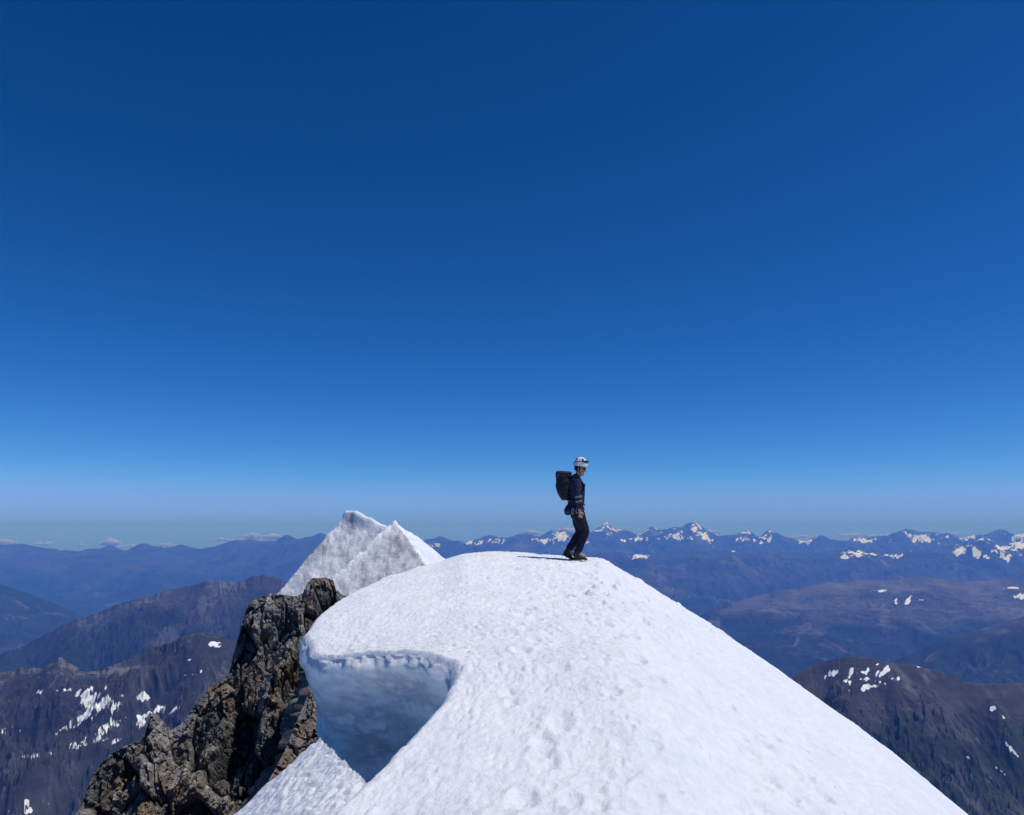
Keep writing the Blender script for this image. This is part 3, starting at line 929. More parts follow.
def rock_spur(name, label, cr, n, nf, drop, hor, fdir, bdir, seed, gully=(), big=1.0, use=.93):
    c3 = np.array([P(*q) for q in cr])
    seg = np.r_[0, np.cumsum(np.linalg.norm(np.diff(c3, axis=0), axis=1))]
    sp = np.linspace(0, seg[-1] * use, n)
    crest = np.stack([np.interp(sp, seg, c3[:, k]) for k in range(3)], -1)
    crest = np.stack([smooth1(crest[:, k], 2) for k in range(3)], -1)
    tb = np.linspace(1, 0, 60)[:-1] ** 1.6
    tf = np.linspace(0, 1, nf) ** 1.15
    down_f = tf * drop
    hor_f = np.interp(down_f, *hor)
    Xf = crest[:, :1] + hor_f[None, :] * fdir[0]
    Yf = crest[:, 1:2] + hor_f[None, :] * fdir[1]
    Zf = crest[:, 2:3] - down_f[None, :]
    down_b, hor_b = tb * drop * 1.15, tb * drop * .45
    Xb = crest[:, :1] + hor_b[None, :] * bdir[0]
    Yb = crest[:, 1:2] + hor_b[None, :] * bdir[1]
    Zb = crest[:, 2:3] - down_b[None, :]
    X = np.concatenate([Xb, Xf], 1)
    Y = np.concatenate([Yb, Yf], 1)
    Z = np.concatenate([Zb, Zf], 1)
    dn = np.concatenate([np.zeros_like(Xb), np.broadcast_to(down_f, Xf.shape)], 1)
    sd = np.concatenate([-np.ones_like(Xb), np.ones_like(Xf)], 1)
    ampg = sstep(.5, 3, dn)
    disp = np.zeros_like(X)
    for (g0, g1, wid, dep) in gully:                       # gullies run down the face along a line in space
        xg = g0[0] + (Z - g0[2]) / (g1[2] - g0[2]) * (g1[0] - g0[0])
        q = X - xg + .5 * fbm2(Z / 3, Z * 0 + seed, 3, seed)
        disp += dep * (-np.exp(-(q / wid) ** 2) + .6 * np.exp(-((q - 2.1 * wid) / (1.2 * wid)) ** 2)) * ampg
    wx = X + .18 * fbm3(X / 1.5, Y / 1.5, Z / 1.5, 3, seed + 1)
    wy = Y + .18 * fbm3(X / 1.5, Y / 1.5, Z / 1.5, 3, seed + 2)
    wz = Z + .18 * fbm3(X / 1.5, Y / 1.5, Z / 1.5, 3, seed + 3)
    ca, sa = math.cos(.22), math.sin(.22)
    wx, wz = wx * ca - wz * sa, wx * sa + wz * ca
    env = np.where(sd > 0, np.clip(.35 + dn * .5, 0, 1), .6)
    h1, p1, e1 = facets(wx / (2.3 * big), wy / (2.6 * big), wz / (5.0 * big), seed + 10)
    h2, p2, e2 = facets(wx / (.95 * big), wy / (1.1 * big), wz / (1.9 * big), seed + 20)
    h3, p3, e3 = facets(wx / .40, wy / .45, wz / .62, seed + 30)
    h4, p4, e4 = facets(wx / .19, wy / .2, wz / .26, seed + 40)
    disp += env * big * (2.3 * (h1 - .5) + 1.5 * p1) + env * big * (.85 * (h2 - .5) + .62 * p2) + .34 * (h3 - .5) + .28 * p3 + .12 * (h4 - .5) + .10 * p4
    disp += 1.0 * env * fbm3(X / 5, Y / 5, Z / 5, 3, seed + 50) + .06 * fbm3(X / .2, Y / .2, Z / .2, 2, seed + 51)
    disp -= env * (sstep(.10, 0, e1) * .45 + sstep(.10, 0, e2) * .22)
    nx, ny, nz_ = .20, -.88, .42
    s_ = np.where(sd > 0, 1.0, 0.55)
    X = X + disp * nx * s_
    Y = Y + disp * ny * s_
    Z = Z + disp * nz_ * s_ * np.clip(.35 + dn * .4, 0, 1)
    block = .42 * h1 + .33 * h2 + .25 * h3
    sn = sstep(.60, .68, fbm3(X / 1.2, Y / 1.2, Z / .8, 4, seed + 60)) * (sd > 0) * sstep(2, 6, dn)
    grid_mesh(name, X, Y, Z, M_ROCK, {'block': block, 'snow': sn, 'tone': h2}, smooth=False, flip=True, label=label)


def build_cliff():
    cr = [(372, 600, 66), (344, 596, 64), (336, 590, 62.5), (333, 580, 62), (326, 577.5, 61), (311, 578, 60), (307, 584, 59.5), (303, 594, 59), (296, 597, 58.5), (285, 595, 58), (270, 594, 57.5), (258, 597, 57), (249, 603, 56.5),
          (243, 618, 56), (240, 636, 55.5), (236, 655, 55), (231, 672, 54.5), (221, 680, 54), (211, 686, 53.5), (203, 696, 53), (193, 706, 52.5), (184, 722, 52), (172, 730, 51.5), (163, 721, 51), (157, 714, 50.7),
          (152, 713, 50.5), (147, 726, 50), (143, 739, 49.7), (128, 745, 49), (112, 752, 48.5), (100, 763, 48), (92, 775, 47.6), (83, 795, 47), (76, 812, 46.5), (70, 835, 46), (62, 880, 45), (50, 980, 43.5), (30, 1150, 41)]
    rock_spur("rock_cliff", 'jagged brown rock cliff falling away left of the snow ridge', cr, 640, 440, 34.0,
              ([0, .6, 3, 8, 14, 22, 34], [0, .5, 1.5, 3.8, 7.0, 12.0, 20.0]), (.42, -.91), (-.75, .66), 151,
              [(P(309, 640, 54), P(222, 830, 43), 1.3, 3.4), (P(250, 690, 53), P(180, 830, 46), .7, 1.5), (P(180, 740, 50), P(140, 830, 46), .6, 1.2)])
    cr2 = [(345, 640, 33), (322, 672, 31.5), (310, 690, 30.6), (303, 706, 30), (295, 726, 29.2), (286, 748, 28.4), (276, 768, 27.6), (262, 792, 26.6), (247, 822, 25.4), (225, 880, 23.5), (195, 980, 21)]
    rock_spur("rock_rib", 'tan rock rib close under the icy cornice', cr2, 320, 280, 11.0,
              ([0, .3, 2, 6, 11], [0, .5, 3.4, 10.0, 18]), (.96, .20), (-.75, .66), 300, [], big=.7, use=.97)


# ------------------------------------------------------------------ clouds
def build_clouds():
    rng = random.Random(8)
    bm = bmesh.new()
    specs = [(-20, 543, 40, 5), (5, 544, 30, 6), (45, 545, 34, 4), (80, 546, 25, 3), (108, 545, 20, 8), (128, 547, 26, 4), (165, 546, 20, 4), (225, 541, 30, 4),
             (255, 538, 40, 6), (272, 539, 22, 7), (410, 543, 20, 5), (530, 534, 26, 6), (565, 532, 24, 6), (712, 533, 30, 4), (800, 538, 40, 4), (855, 537, 44, 5), (880, 537, 30, 4), (950, 535, 40, 4)]
    D = 62000
    k = D / F_PX
    for (px, py, w, h) in specs:
        c = P(px, py, D)
        nb = int(w * 1.3)
        for i in range(nb):
            u = rng.gauss(0, .33)
            r = rng.uniform(.18, .5) * h * k * max(.3, 1 - abs(u) * 1.1)
            mtx = Matrix.Translation((c[0] + u * w * k, c[1] + rng.uniform(-.25, .25) * w * k, c[2] + r * .5 + rng.uniform(0, .25) * h * k * max(0, 1 - abs(u) * 2))) @ Matrix.Diagonal((r * 1.5, r * 1.5, r, 1))
            bmesh.ops.create_icosphere(bm, subdivisions=2, radius=1, matrix=mtx)
    co = np.array([v.co for v in bm.verts])
    d = fbm3(co[:, 0] / 300, co[:, 1] / 300, co[:, 2] / 300, 3, 7)
    for v, q in zip(bm.verts, d):
        v.co.z += float(q) * 140
        v.co.x += float(q) * 120
    me = bpy.data.meshes.new("clouds")
    bm.to_mesh(me)
    bm.free()
    me.polygons.foreach_set('use_smooth', np.full(len(me.polygons), True))
    t = NT("cloud_white")
    cc = t.ramp(t.noise(t.coord((.001,) * 3), 1.0, 4), [(.3, (.8, .8, .82)), (.7, (.9, .9, .9))])
    di, tr, mx = t.new('ShaderNodeBsdfDiffuse'), t.new('ShaderNodeBsdfTranslucent'), t.new('ShaderNodeMixShader')
    t.link(cc, di.inputs[0])
    t.link(cc, tr.inputs[0])
    t.link(di.outputs[0], mx.inputs[1])
    t.link(tr.outputs[0], mx.inputs[2])
    tp, mx2 = t.new('ShaderNodeBsdfTransparent'), t.new('ShaderNodeMixShader')
    mx2.inputs[0].default_value = .38
    t.link(tp.outputs[0], mx2.inputs[1])
    t.link(mx.outputs[0], mx2.inputs[2])
    t.link(mx2.outputs[0], t.out.inputs[0])
    me.materials.append(t.m)
    o = bpy.data.objects.new("clouds", me)
    COL.objects.link(o)
    o['kind'] = 'stuff'
    o['label'] = 'low white clouds along the far horizon'


# ------------------------------------------------------------------ the mountaineer
def link_mesh(name, bm, mat, parent=None, smooth=True):
    me = bpy.data.meshes.new(name)
    bm.to_mesh(me)
    bm.free()
    me.polygons.foreach_set('use_smooth', np.full(len(me.polygons), smooth))
    me.materials.append(mat)
    o = bpy.data.objects.new(name, me)
    COL.objects.link(o)
    if parent:
        o.parent = parent
    return o


def skin_bm(chains, root=0, levels=2):
    """chains: dict name -> (co, radius or (rx, ry)); edges between names -> baked skin mesh as bmesh"""
    verts, edges = chains
    names = list(verts)
    me = bpy.data.meshes.new("tmp")
    me.from_pydata([verts[n][0] for n in names], [(names.index(a), names.index(b)) for a, b in edges], [])
    o = bpy.data.objects.new("tmp", me)
    COL.objects.link(o)
    o.modifiers.new("skin", 'SKIN')
    sk = me.skin_vertices[0].data if me.skin_vertices else None
    if sk is None:
        bm = bmesh.new()
        bm.from_mesh(me)
        bm.verts.layers.skin.verify()
        bm.to_mesh(me)
        bm.free()
        sk = me.skin_vertices[0].data
    for i, n in enumerate(names):
        r = verts[n][1]
        sk[i].radius = r if hasattr(r, '__len__') else (r, r)
        sk[i].use_root = (i == root)
    ss = o.modifiers.new("sub", 'SUBSURF')
    ss.levels = ss.render_levels = levels
    dg = bpy.context.evaluated_depsgraph_get()
    dg.update()
    ev = o.evaluated_get(dg)
    bm = bmesh.new()
    bm.from_mesh(ev.to_mesh())
    ev.to_mesh_clear()
    bpy.data.objects.remove(o)
    bpy.data.meshes.remove(me)
    return bm


def wrinkle(bm, amp, sc, seed):
    bm.normal_update()
    co = np.array([v.co for v in bm.verts])
    d = amp * (ridged2(co[:, 0] / sc + co[:, 1] / sc * .6, co[:, 2] / sc * 1.5, 3, seed) - .6) + amp * .6 * fbm3(co[:, 0] / sc, co[:, 1] / sc, co[:, 2] / sc, 2, seed)
    nm = [v.normal.copy() for v in bm.verts]
    for v, n, q in zip(bm.verts, nm, d):
        v.co += n * float(q)


def rbox(bm, mtx, bevel=.15, seg=3):
    r = bmesh.ops.create_cube(bm, size=1.0, matrix=mtx)
    es = list({e for v in r['verts'] for e in v.link_edges})
    sc = min(mtx.to_scale())
    bmesh.ops.bevel(bm, geom=es, offset=bevel * sc, segments=seg, profile=.6, affect='EDGES')


def TRS(loc, rot=(0, 0, 0), sc=(1, 1, 1)):
    return Matrix.Translation(loc) @ Euler(rot).to_matrix().to_4x4() @ Matrix.Diagonal((*sc, 1))


def tube_bm(pts, r, seg=10, bm=None, cap=True):
    bm = bm or bmesh.new()
    rings = []
    pts = [Vector(p) for p in pts]
    for i, p in enumerate(pts):
        t = (pts[min(i + 1, len(pts) - 1)] - pts[max(i - 1, 0)]).normalized()
        a = t.orthogonal().normalized() if abs(t.y) > .9 else t.cross(Vector((0, 1, 0))).normalized()
        b = t.cross(a)
        rr = r[i] if hasattr(r, '__len__') else r
        rx, ry = rr if hasattr(rr, '__len__') else (rr, rr)
        rings.append([bm.verts.new(p + a * math.cos(2 * math.pi * k / seg) * rx + b * math.sin(2 * math.pi * k / seg) * ry) for k in range(seg)])
    for r0, r1 in zip(rings[:-1], rings[1:]):
        for k in range(seg):
            bm.faces.new((r0[k], r0[(k + 1) % seg], r1[(k + 1) % seg], r1[k]))
    if cap:
        bm.faces.new(rings[0][::-1])
        bm.faces.new(rings[-1])
    return bm


def cloth_bm(tubes, voxel=.012, smooth=3):
    """a union of tapering tubes, fused into one skin"""
    bm = bmesh.new()
    for pts, rad in tubes:
        sub, rr = [], []
        for k in range(len(pts) - 1):
            for t in (0, .5):
                sub.append(Vector(pts[k]).lerp(Vector(pts[k + 1]), t))
                a, b = rad[k], rad[k + 1]
                a = a if hasattr(a, '__len__') else (a, a)
                b = b if hasattr(b, '__len__') else (b, b)
                rr.append((a[0] * (1 - t) + b[0] * t, a[1] * (1 - t) + b[1] * t))
        sub.append(Vector(pts[-1]))
        rr.append(rad[-1] if hasattr(rad[-1], '__len__') else (rad[-1], rad[-1]))
        tube_bm(sub, rr, 20, bm)
    me = bpy.data.meshes.new("tmp")
    bm.to_mesh(me)
    bm.free()
    o = bpy.data.objects.new("tmp", me)
    COL.objects.link(o)
    r = o.modifiers.new("remesh", 'REMESH')
    r.mode = 'VOXEL'
    r.voxel_size = voxel
    sm = o.modifiers.new("smooth", 'SMOOTH')
    sm.factor, sm.iterations = .5, smooth
    dg = bpy.context.evaluated_depsgraph_get()
    dg.update()
    ev = o.evaluated_get(dg)
    out = bmesh.new()
    out.from_mesh(ev.to_mesh())
    ev.to_mesh_clear()
    bpy.data.objects.remove(o)
    bpy.data.meshes.remove(me)
    return out


def build_person(ground):
    M_skin = flat_mat("skin", (.46, .27, .19), .55, .4, 60, .12, .05)
    M_jacket = flat_mat("navy_jacket", (.016, .020, .060), .75, .25, 40, .3, .3)
    M_trous = flat_mat("black_trousers", (.011, .013, .030), .8, .2, 40, .3, .3)
    M_boot = flat_mat("brown_boot", (.040, .030, .024), .7, .3, 60, .3, .2)
    M_gaiter = flat_mat("boot_rubber", (.02, .02, .022), .8, .3, 60, .2, .2)
    M_helmet = flat_mat("white_helmet", (.74, .73, .75), .35, .5, 12, .05, .02)
    M_goggle = flat_mat("dark_goggles", (.012, .013, .018), .2, .6, 20, .1, .0)
    M_grey = flat_mat("grey_webbing", (.16, .17, .19), .8, .2, 50, .3, .2)
    M_harn = flat_mat("dark_webbing", (.02, .022, .03), .8, .2, 50, .3, .2)
    M_steel = flat_mat("steel", (.5, .5, .5), .35, .5, 50, .1, .05, metal=1.0)
    M_hair = flat_mat("brown_hair", (.035, .022, .014), .7, .3, 120, .4, .4)
    M_pack = flat_mat("black_pack", (.009, .011, .022), .7, .3, 30, .3, .3)
    M_pack2 = flat_mat("blue_black_pack", (.014, .018, .04), .65, .3, 30, .3, .3)

    px, py = P(577, 557, 14.2)[:2]
    # local frame: +x forward (to the right in the picture), +y away from the viewer, +z up. origin at the front foot
    gz = float(ground(px, py))
    org = Vector((px, py, gz + .005))

    # ---- joints
    hipR, hipL = Vector((.00, -.085, .92)), Vector((.00, .085, .92))
    kneeR, ankR = Vector((.145, -.10, .52)), Vector((.0, -.095, .12))      # near leg, weight on it
    kneeL, ankL = Vector((.070, .085, .50)), Vector((-.145, .10, .165))       # far leg, heel lifted
    pel, waist, chest, neck0 = Vector((-.01, 0, .95)), Vector((.0, 0, 1.10)), Vector((.005, 0, 1.33)), Vector((.01, 0, 1.47))
    head = Vector((.085, -.015, 1.675))
    shR, shL = Vector((-.01, -.19, 1.43)), Vector((-.01, .19, 1.43))
    elR, wrR = Vector((.015, -.265, 1.14)), Vector((.045, -.225, .89))
    elL, wrL = Vector((.0, .265, 1.14)), Vector((.05, .235, .89))

    # ---- body: one continuous surface (skin shows at face, neck and hands)
    V = {'pel': (pel, (.13, .10)), 'waist': (waist, (.115, .09)), 'chest': (chest, (.145, .10)), 'neck0': (neck0, (.085, .075)), 'neck1': (Vector((.045, -.005, 1.55)), .055),
         'h1': (Vector((.06, -.01, 1.61)), (.062, .068)), 'h2': (Vector((.075, -.015, 1.68)), (.078, .092)), 'h3': (Vector((.07, -.012, 1.76)), (.07, .08))}
    E = [('pel', 'waist'), ('waist', 'chest'), ('chest', 'neck0'), ('neck0', 'neck1'), ('neck1', 'h1'), ('h1', 'h2'), ('h2', 'h3')]
    for s, hp, kn, an, sh, el, wr in (('R', hipR, kneeR, ankR, shR, elR, wrR), ('L', hipL, kneeL, ankL, shL, elL, wrL)):
        V['hip' + s] = (hp, .085)
        V['th' + s] = (hp.lerp(kn, .5), .075)
        V['kn' + s] = (kn, .056)
        V['cf' + s] = (kn.lerp(an, .35), .055)
        V['an' + s] = (an, .036)
        V['sh' + s] = (sh, .058)
        V['ua' + s] = (sh.lerp(el, .5), .047)
        V['el' + s] = (el, .039)
        V['fa' + s] = (el.lerp(wr, .4), .036)
        V['wr' + s] = (wr, .026)
        E += [('pel', 'hip' + s), ('hip' + s, 'th' + s), ('th' + s, 'kn' + s), ('kn' + s, 'cf' + s), ('cf' + s, 'an' + s),
              ('chest', 'sh' + s), ('sh' + s, 'ua' + s), ('ua' + s, 'el' + s), ('el' + s, 'fa' + s), ('fa' + s, 'wr' + s)]
        # foot
        d = Vector((.16, 0, -.06 if s == 'R' else -.125))
        V['ft' + s] = (an + d, .03)
        E.append(('an' + s, 'ft' + s))
        # hand: palm, four fingers, thumb
        fwd = (wr - el).normalized()
        side = Vector((0.85, -.1, .1)).normalized() if s == 'R' else Vector((0.85, .1, .1)).normalized()
        side = (side - fwd * side.dot(fwd)).normalized()
        nrm = fwd.cross(side).normalized()
        if s == 'R':
            curl = Vector((0, 1, 0))
        else:
            curl = Vector((0, -1, 0))
        palm = wr + fwd * .055
        V['pm' + s] = (palm, (.036, .020))
        E.append(('wr' + s, 'pm' + s))
        for f, (off, ln) in enumerate(((.030, .078), (.010, .088), (-.010, .082), (-.028, .064))):
            k0 = wr + fwd * .095 + side * off
            k1 = k0 + (fwd * .9 + curl * .35).normalized() * ln * .5
            k2 = k1 + (fwd * .45 + curl * .9).normalized() * ln * .32
            k3 = k2 + (fwd * .05 + curl).normalized() * ln * .26
            ns = ['f%d%d%s' % (f, j, s) for j in range(4)]
            for nn, c, r in zip(ns, (k0, k1, k2, k3), (.0105, .0095, .0085, .007)):
                V[nn] = (c, r)
            E += [('pm' + s, ns[0]), (ns[0], ns[1]), (ns[1], ns[2]), (ns[2], ns[3])]
        t0 = wr + fwd * .03 + side * .035 + curl * .008
        t1 = t0 + (fwd * .7 + side * .5 + curl * .25).normalized() * .042
        t2 = t1 + (fwd * .9 + side * .05 + curl * .4).normalized() * .032
        for nn, c, r in (('t0' + s, t0, .013), ('t1' + s, t1, .011), ('t2' + s, t2, .009)):
            V[nn] = (c, r)
        E += [('pm' + s, 't0' + s), ('t0' + s, 't1' + s), ('t1' + s, 't2' + s)]
    bm = skin_bm((V, E), 0, 2)
    # face: turned a little to the viewer and down
    face = Matrix.Translation(head) @ Euler((0, math.radians(14), math.radians(-24)), 'XYZ').to_matrix().to_4x4()

    def fb(r, loc, sc, rot=(0, 0, 0)):
        bmesh.ops.create_uvsphere(bm, u_segments=16, v_segments=10, radius=r, matrix=face @ TRS(loc, rot, sc))
    bmesh.ops.create_uvsphere(bm, u_segments=28, v_segments=20, radius=.1, matrix=face @ TRS((-.008, 0, .02), (0, 0, 0), (1.0, .77, 1.12)))     # skull
    bmesh.ops.create_uvsphere(bm, u_segments=20, v_segments=14, radius=.07, matrix=face @ TRS((.028, 0, -.065), (0, .35, 0), (.85, .78, .85)))  # jaw
    fb(.018, (.098, 0, -.018), (1.1, .75, 1.5), (0, -.3, 0))       # nose
    fb(.014, (.096, 0, -.03), (1.0, 1.2, .8))
    fb(.016, (.082, 0, -.066), (.7, 1.5, .35))                      # lips
    fb(.016, (.080, 0, -.075), (.7, 1.3, .4))
    fb(.020, (.072, 0, -.105), (.9, 1.1, .8))                       # chin
    for sy in (-1, 1):
        fb(.012, (.083, sy * .031, .012), (.7, 1.2, .8))             # eyes
        fb(.03, (-.005, sy * .075, -.012), (.7, .3, 1.1))            # ears
        fb(.026, (.066, sy * .043, -.022), (.8, .8, .8))             # cheeks
    person = link_mesh("person", bm, M_skin)
    person.location = org
    person['label'] = 'mountaineer in navy jacket, black trousers and white helmet standing on the snow crest'
    person['category'] = 'person'

    # ---- hair, helmet, goggles
    bm = bmesh.new()
    bmesh.ops.create_uvsphere(bm, u_segments=24, v_segments=16, radius=.104, matrix=face @ TRS((-.022, 0, .012), (0, 0, 0), (.95, .80, 1.1)))
    bmesh.ops.delete(bm, geom=[v for v in bm.verts if (face.inverted() @ v.co).x > .035 or (face.inverted() @ v.co).z < -.065], context='VERTS')
    link_mesh("hair", bm, M_hair, person)
    bm = bmesh.new()
    hm = face @ TRS((-.012, 0, .060), (0, -.10, 0), (1.16, 1.0, 1.28))
    bmesh.ops.create_uvsphere(bm, u_segments=36, v_segments=24, radius=.118, matrix=hm)
    hi = hm.inverted()
    bmesh.ops.delete(bm, geom=[v for v in bm.verts if (hi @ v.co).z < -.030], context='VERTS')
    for v in bm.verts:
        l = hi @ v.co
        rid = .006 * max(0, math.cos(l.y * 90)) * (1 if l.z > .02 else 0)
        l = l * (1 + rid * 6)
        if l.z < -.018:
            l.x *= 1.04
            l.y *= 1.04
        v.co = hm @ l
    helmet = link_mesh("helmet", bm, M_helmet, person)
    md = helmet.modifiers.new("thickness", 'SOLIDIFY')
    md.thickness = .008
    for x0 in (-.05, 0, .05):
        for sy in (-1, 1):
            bm = bmesh.new()
            rbox(bm, hm @ TRS((x0, sy * .075, .086), (sy * -.7, x0 * 6, 0), (.035, .02, .012)), .3, 2)
            link_mesh("vent", bm, M_goggle, helmet)
    bm = bmesh.new()
    gp = []
    for k in range(13):
        th = math.radians(-75 + 150 * k / 12)
        gp.append(hm @ Vector((math.cos(th) * .122, math.sin(th) * .124, .062 - .012 * math.cos(th * 2))))
    gp = [hm @ Vector((math.cos(math.radians(-64 + 128 * k / 12)) * .112, math.sin(math.radians(-64 + 128 * k / 12)) * .112, .060)) for k in range(13)]
    tube_bm(gp, [(.024, .012) if 1 < k < 11 else (.014, .009) for k in range(13)], 10, bm)
    gog = link_mesh("goggles", bm, M_goggle, person)
    bm = bmesh.new()
    gp = [hm @ Vector((math.cos(math.radians(64 + 232 * k / 16)) * .121, math.sin(math.radians(64 + 232 * k / 16)) * .121, .060 - .03 * math.sin(math.pi * k / 16))) for k in range(17)]
    tube_bm(gp, [(.012, .003)] * 17, 8, bm)
    link_mesh("goggle_strap", bm, M_grey, gog)
    bm = bmesh.new()
    for sy in (-1, 1):
        tube_bm([face @ Vector((.01, sy * .088, .03)), face @ Vector((.012, sy * .078, -.04)), face @ Vector((.035, sy * .045, -.105)), face @ Vector((.05, 0, -.122))], .006, 8, bm)
    link_mesh("chin_strap", bm, M_harn, helmet)
    # sunglasses
    bm = bmesh.new()
    for sy in (-1, 1):
        bmesh.ops.create_uvsphere(bm, u_segments=14, v_segments=10, radius=.026, matrix=face @ TRS((.088, sy * .033, .010), (0, 0, sy * .35), (.35, 1.1, .85)))
        tube_bm([face @ Vector((.086, sy * .06, .014)), face @ Vector((0, sy * .083, .014))], .004, 6, bm)
    tube_bm([face @ Vector((.096, -.012, .012)), face @ Vector((.096, .012, .012))], .004, 6, bm)
    link_mesh("sunglasses", bm, M_goggle, person)

    # ---- jacket
    tb = [([(-.03, 0, .86), (-.025, 0, .93), (-.01, 0, 1.04), (.0, 0, 1.14), (.0, 0, 1.26), (-.012, 0, 1.37), (-.02, 0, 1.46), (.005, 0, 1.51), (.035, 0, 1.555)],
           [(.155, .185), (.160, .190), (.145, .178), (.150, .180), (.160, .195), (.155, .205), (.110, .165), (.080, .090), (.066, .072)])]
    for s, sh, el, wr in (('R', shR, elR, wrR), ('L', shL, elL, wrL)):
        d = (wr - el).normalized()
        tb.append(([sh + Vector((0, 0, .02)), sh.lerp(el, .35), sh.lerp(el, .7), el, el.lerp(wr, .35), wr.lerp(el, .14)], [.080, .076, .068, .064, .058, .050]))
    bm = cloth_bm(tb)
    wrinkle(bm, .014, .075, 5)
    jacket = link_mesh("jacket", bm, M_jacket, person)
    bm = bmesh.new()
    rbox(bm, TRS((.130, -.085, 1.33), (0, .1, -.45), (.035, .10, .13)), .4, 3)
    link_mesh("chest_pocket", bm, M_jacket, jacket)
    bm = tube_bm([Vector((.137, -.01, .93)), Vector((.148, -.01, 1.1)), Vector((.160, -.01, 1.26)), Vector((.142, -.01, 1.37)), Vector((.09, -.01, 1.49))], .005, 6)
    link_mesh("zip", bm, M_harn, jacket)
    # grey bands round the near forearm
    for f in (-.02, .30):
        bm = bmesh.new()
        c = elR.lerp(wrR, f)
        d = (wrR - elR).normalized() * .018
        tube_bm([c - d, c + d], .069 - .014 * f, 18, bm)
        link_mesh("sleeve_band", bm, M_grey, jacket)

    # ---- trousers
    tb = [([(-.02, 0, 1.0), (-.02, 0, .92), (-.015, 0, .84)], [(.140, .170), (.152, .182), (.145, .175)])]
    for s, hp, kn, an in (('R', hipR, kneeR, ankR), ('L', hipL, kneeL, ankL)):
        d = (an - kn).normalized()
        tb.append(([hp, hp.lerp(kn, .3), hp.lerp(kn, .65), kn, kn + d * .12, kn + d * .26, an - d * .04], [.118, .113, .100, .086, .083, .074, .070]))
    bm = cloth_bm(tb)
    wrinkle(bm, .014, .09, 15)
    link_mesh("trousers", bm, M_trous, person)

    # ---- boots with crampons
    for s, an, pitch in (('R', ankR, 0.0), ('L', ankL, math.radians(27))):
        m = Matrix.Translation(an) @ Euler((0, pitch, math.radians(-6))).to_matrix().to_4x4()
        bm = bmesh.new()
        prof = [(-.070, -.075, .036), (-.055, -.03, .040), (0.0, -.015, .042), (.06, -.045, .042), (.11, -.064, .045), (.155, -.076, .040), (.180, -.088, .024)]
        rings = []
        for (x, zt, hw) in prof:
            rg = []
            for k in range(16):
                th = 2 * math.pi * k / 16
                zc, hh = (zt - .108) / 2, (zt + .108) / 2 + .004
                rg.append(bm.verts.new(m @ Vector((x, hw * np.sign(math.cos(th)) * abs(math.cos(th)) ** .7, zc + hh * np.sign(math.sin(th)) * abs(math.sin(th)) ** .7))))
            rings.append(rg)
        for r0, r1 in zip(rings[:-1], rings[1:]):
            for k in range(16):
                bm.faces.new((r0[k], r0[(k + 1) % 16], r1[(k + 1) % 16], r1[k]))
        bm.faces.new(rings[0][::-1])
        bm.faces.new(rings[-1])
        tube_bm([m @ Vector((-.02, 0, -.06)), m @ Vector((-.012, 0, .0)), m @ Vector((-.005, 0, .07))], [(.054, .046), (.054, .047), (.058, .052)], 16, bm)
        boot = link_mesh("boot", bm, M_boot, person)
        bm = bmesh.new()
        rbox(bm, m @ TRS((.055, 0, -.106), (0, 0, 0), (.252, .084, .022)), .3, 2)
        link_mesh("sole", bm, M_gaiter, boot)
        bm = bmesh.new()
        for x in (-.06, .02, .08, .13, .17):
            for sy in (-1, 1):
                bmesh.ops.create_cone(bm, cap_ends=True, segments=6, radius1=.010, radius2=.002, depth=.032, matrix=m @ TRS((x, sy * .036, -.132), (math.pi, 0, 0)))
        tube_bm([m @ Vector((.20, -.02, -.112)), m @ Vector((.228, -.02, -.125))], .006, 6, bm)
        tube_bm([m @ Vector((.20, .02, -.112)), m @ Vector((.228, .02, -.125))], .006, 6, bm)
        for sy in (-1, 1):
            tube_bm([m @ Vector((-.075, sy * .048, -.116)), m @ Vector((.17, sy * .050, -.116))], .006, 6, bm)
        link_mesh("crampon", bm, M_steel, boot)

    # ---- harness and what is tied at the waist
    bm = bmesh.new()
    ring = [Vector((-.02 + .163 * math.cos(2 * math.pi * k / 28), .190 * math.sin(2 * math.pi * k / 28), .955 - .02 * math.cos(2 * math.pi * k / 28))) for k in range(29)]
    tube_bm(ring, [(.008, .024)] * 29, 8, bm, cap=False)
    harness = link_mesh("harness", bm, M_harn, person)
    bm = bmesh.new()
    for (hp, kn, sy) in ((hipR, kneeR, -1), (hipL, kneeL, 1)):
        c = hp.lerp(kn, .28)
        d = (kn - hp).normalized()
        tube_bm([c - d * .020, c + d * .020], .121, 20, bm)
    link_mesh("leg_loop", bm, M_harn, harness)
    for (x, y, z) in ((.0, -.205, .89), (-.08, -.19, .88), (.07, -.175, .89)):
        bm = bmesh.new()
        pts = [Vector((x + .022 * math.cos(2 * math.pi * k / 14), y, z + .045 * math.sin(2 * math.pi * k / 14))) for k in range(15)]
        tube_bm(pts, .006, 6, bm, cap=False)
        link_mesh("carabiner", bm, M_steel, harness)
    bm = bmesh.new()
    bmesh.ops.create_uvsphere(bm, u_segments=20, v_segments=14, radius=.1, matrix=TRS((-.155, -.03, .90), (0, .3, 0), (.75, 1.35, .85)))
    wrinkle(bm, .022, .05, 33)
    link_mesh("tied_jacket", bm, M_jacket, person)

    # ---- backpack: carried, a thing of its own
    pk = bpy.data.objects.new("backpack", None)
    COL.objects.link(pk)
    pk.location = org + Vector((.045, 0, -.01))
    pk['label'] = "large black backpack on the mountaineer's back"
    pk['category'] = 'backpack'
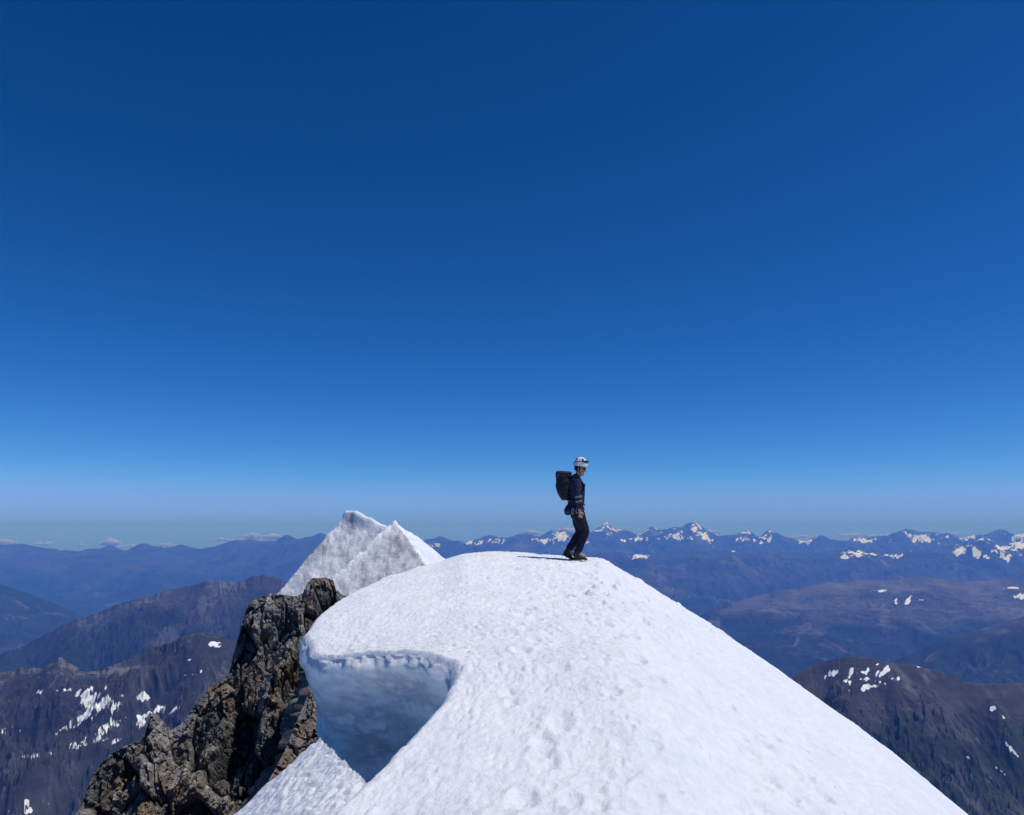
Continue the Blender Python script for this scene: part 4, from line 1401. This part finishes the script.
    bm = cloth_bm([([(-.235, 0, 1.10), (-.24, 0, 1.16), (-.255, 0, 1.30), (-.27, 0, 1.45), (-.275, 0, 1.55), (-.265, 0, 1.585)],
                    [(.085, .115), (.105, .140), (.130, .155), (.145, .160), (.145, .155), (.10, .13)])], .014, 2)
    wrinkle(bm, .016, .10, 45)
    bag = link_mesh("main_bag", bm, M_pack, pk)
    bm = bmesh.new()
    rbox(bm, TRS((-.275, 0, 1.585), (0, .05, 0), (.295, .30, .10)), .46, 4)
    bmesh.ops.subdivide_edges(bm, edges=bm.edges[:], cuts=1, use_grid_fill=True)
    wrinkle(bm, .008, .08, 46)
    link_mesh("top_lid", bm, M_pack2, pk)
    bm = cloth_bm([([(-.335, 0, 1.18), (-.355, 0, 1.24), (-.385, 0, 1.36), (-.39, 0, 1.44)], [(.03, .08), (.04, .105), (.045, .11), (.03, .10)])], .012, 2)
    link_mesh("front_pocket", bm, M_pack2, pk)
    for z, x0, hw in ((1.24, -.25, .152), (1.43, -.27, .163)):
        for sy in (-1, 1):
            bm = tube_bm([Vector((x0 + .10, sy * (hw - .03), z)), Vector((x0 + .04, sy * (hw + .002), z)), Vector((x0 - .05, sy * (hw - .002), z + .005)), Vector((x0 - .115, sy * (hw - .06), z + .01))], [(.009, .004)] * 4, 6)
            link_mesh("compression_strap", bm, M_harn, bag)
    for sy in (-1, 1):
        bm = tube_bm([Vector((-.17, sy * .09, 1.49)), Vector((-.11, sy * .10, 1.535)), Vector((-.045, sy * .105, 1.535)), Vector((.03, sy * .11, 1.48)), Vector((.095, sy * .115, 1.38)), Vector((.09, sy * .15, 1.27)), Vector((.0, sy * .20, 1.18)), Vector((-.17, sy * .12, 1.13))],
                     [(.009, .030)] * 6 + [(.006, .014)] * 2, 10)
        link_mesh("shoulder_strap", bm, M_pack2, pk)
    bm = tube_bm([Vector((-.19, -.12, 1.10)), Vector((-.08, -.185, 1.06)), Vector((.05, -.14, 1.04)), Vector((.098, 0, 1.03)), Vector((.05, .14, 1.04)), Vector((-.08, .185, 1.06)), Vector((-.19, .12, 1.10))], [(.010, .034)] * 7, 10)
    link_mesh("hip_belt", bm, M_pack2, pk)


build_ground()
build_mountains()
ground = build_ridge()
build_wedge()
build_peak()
build_cliff()
build_clouds()
build_haze()
build_person(ground)
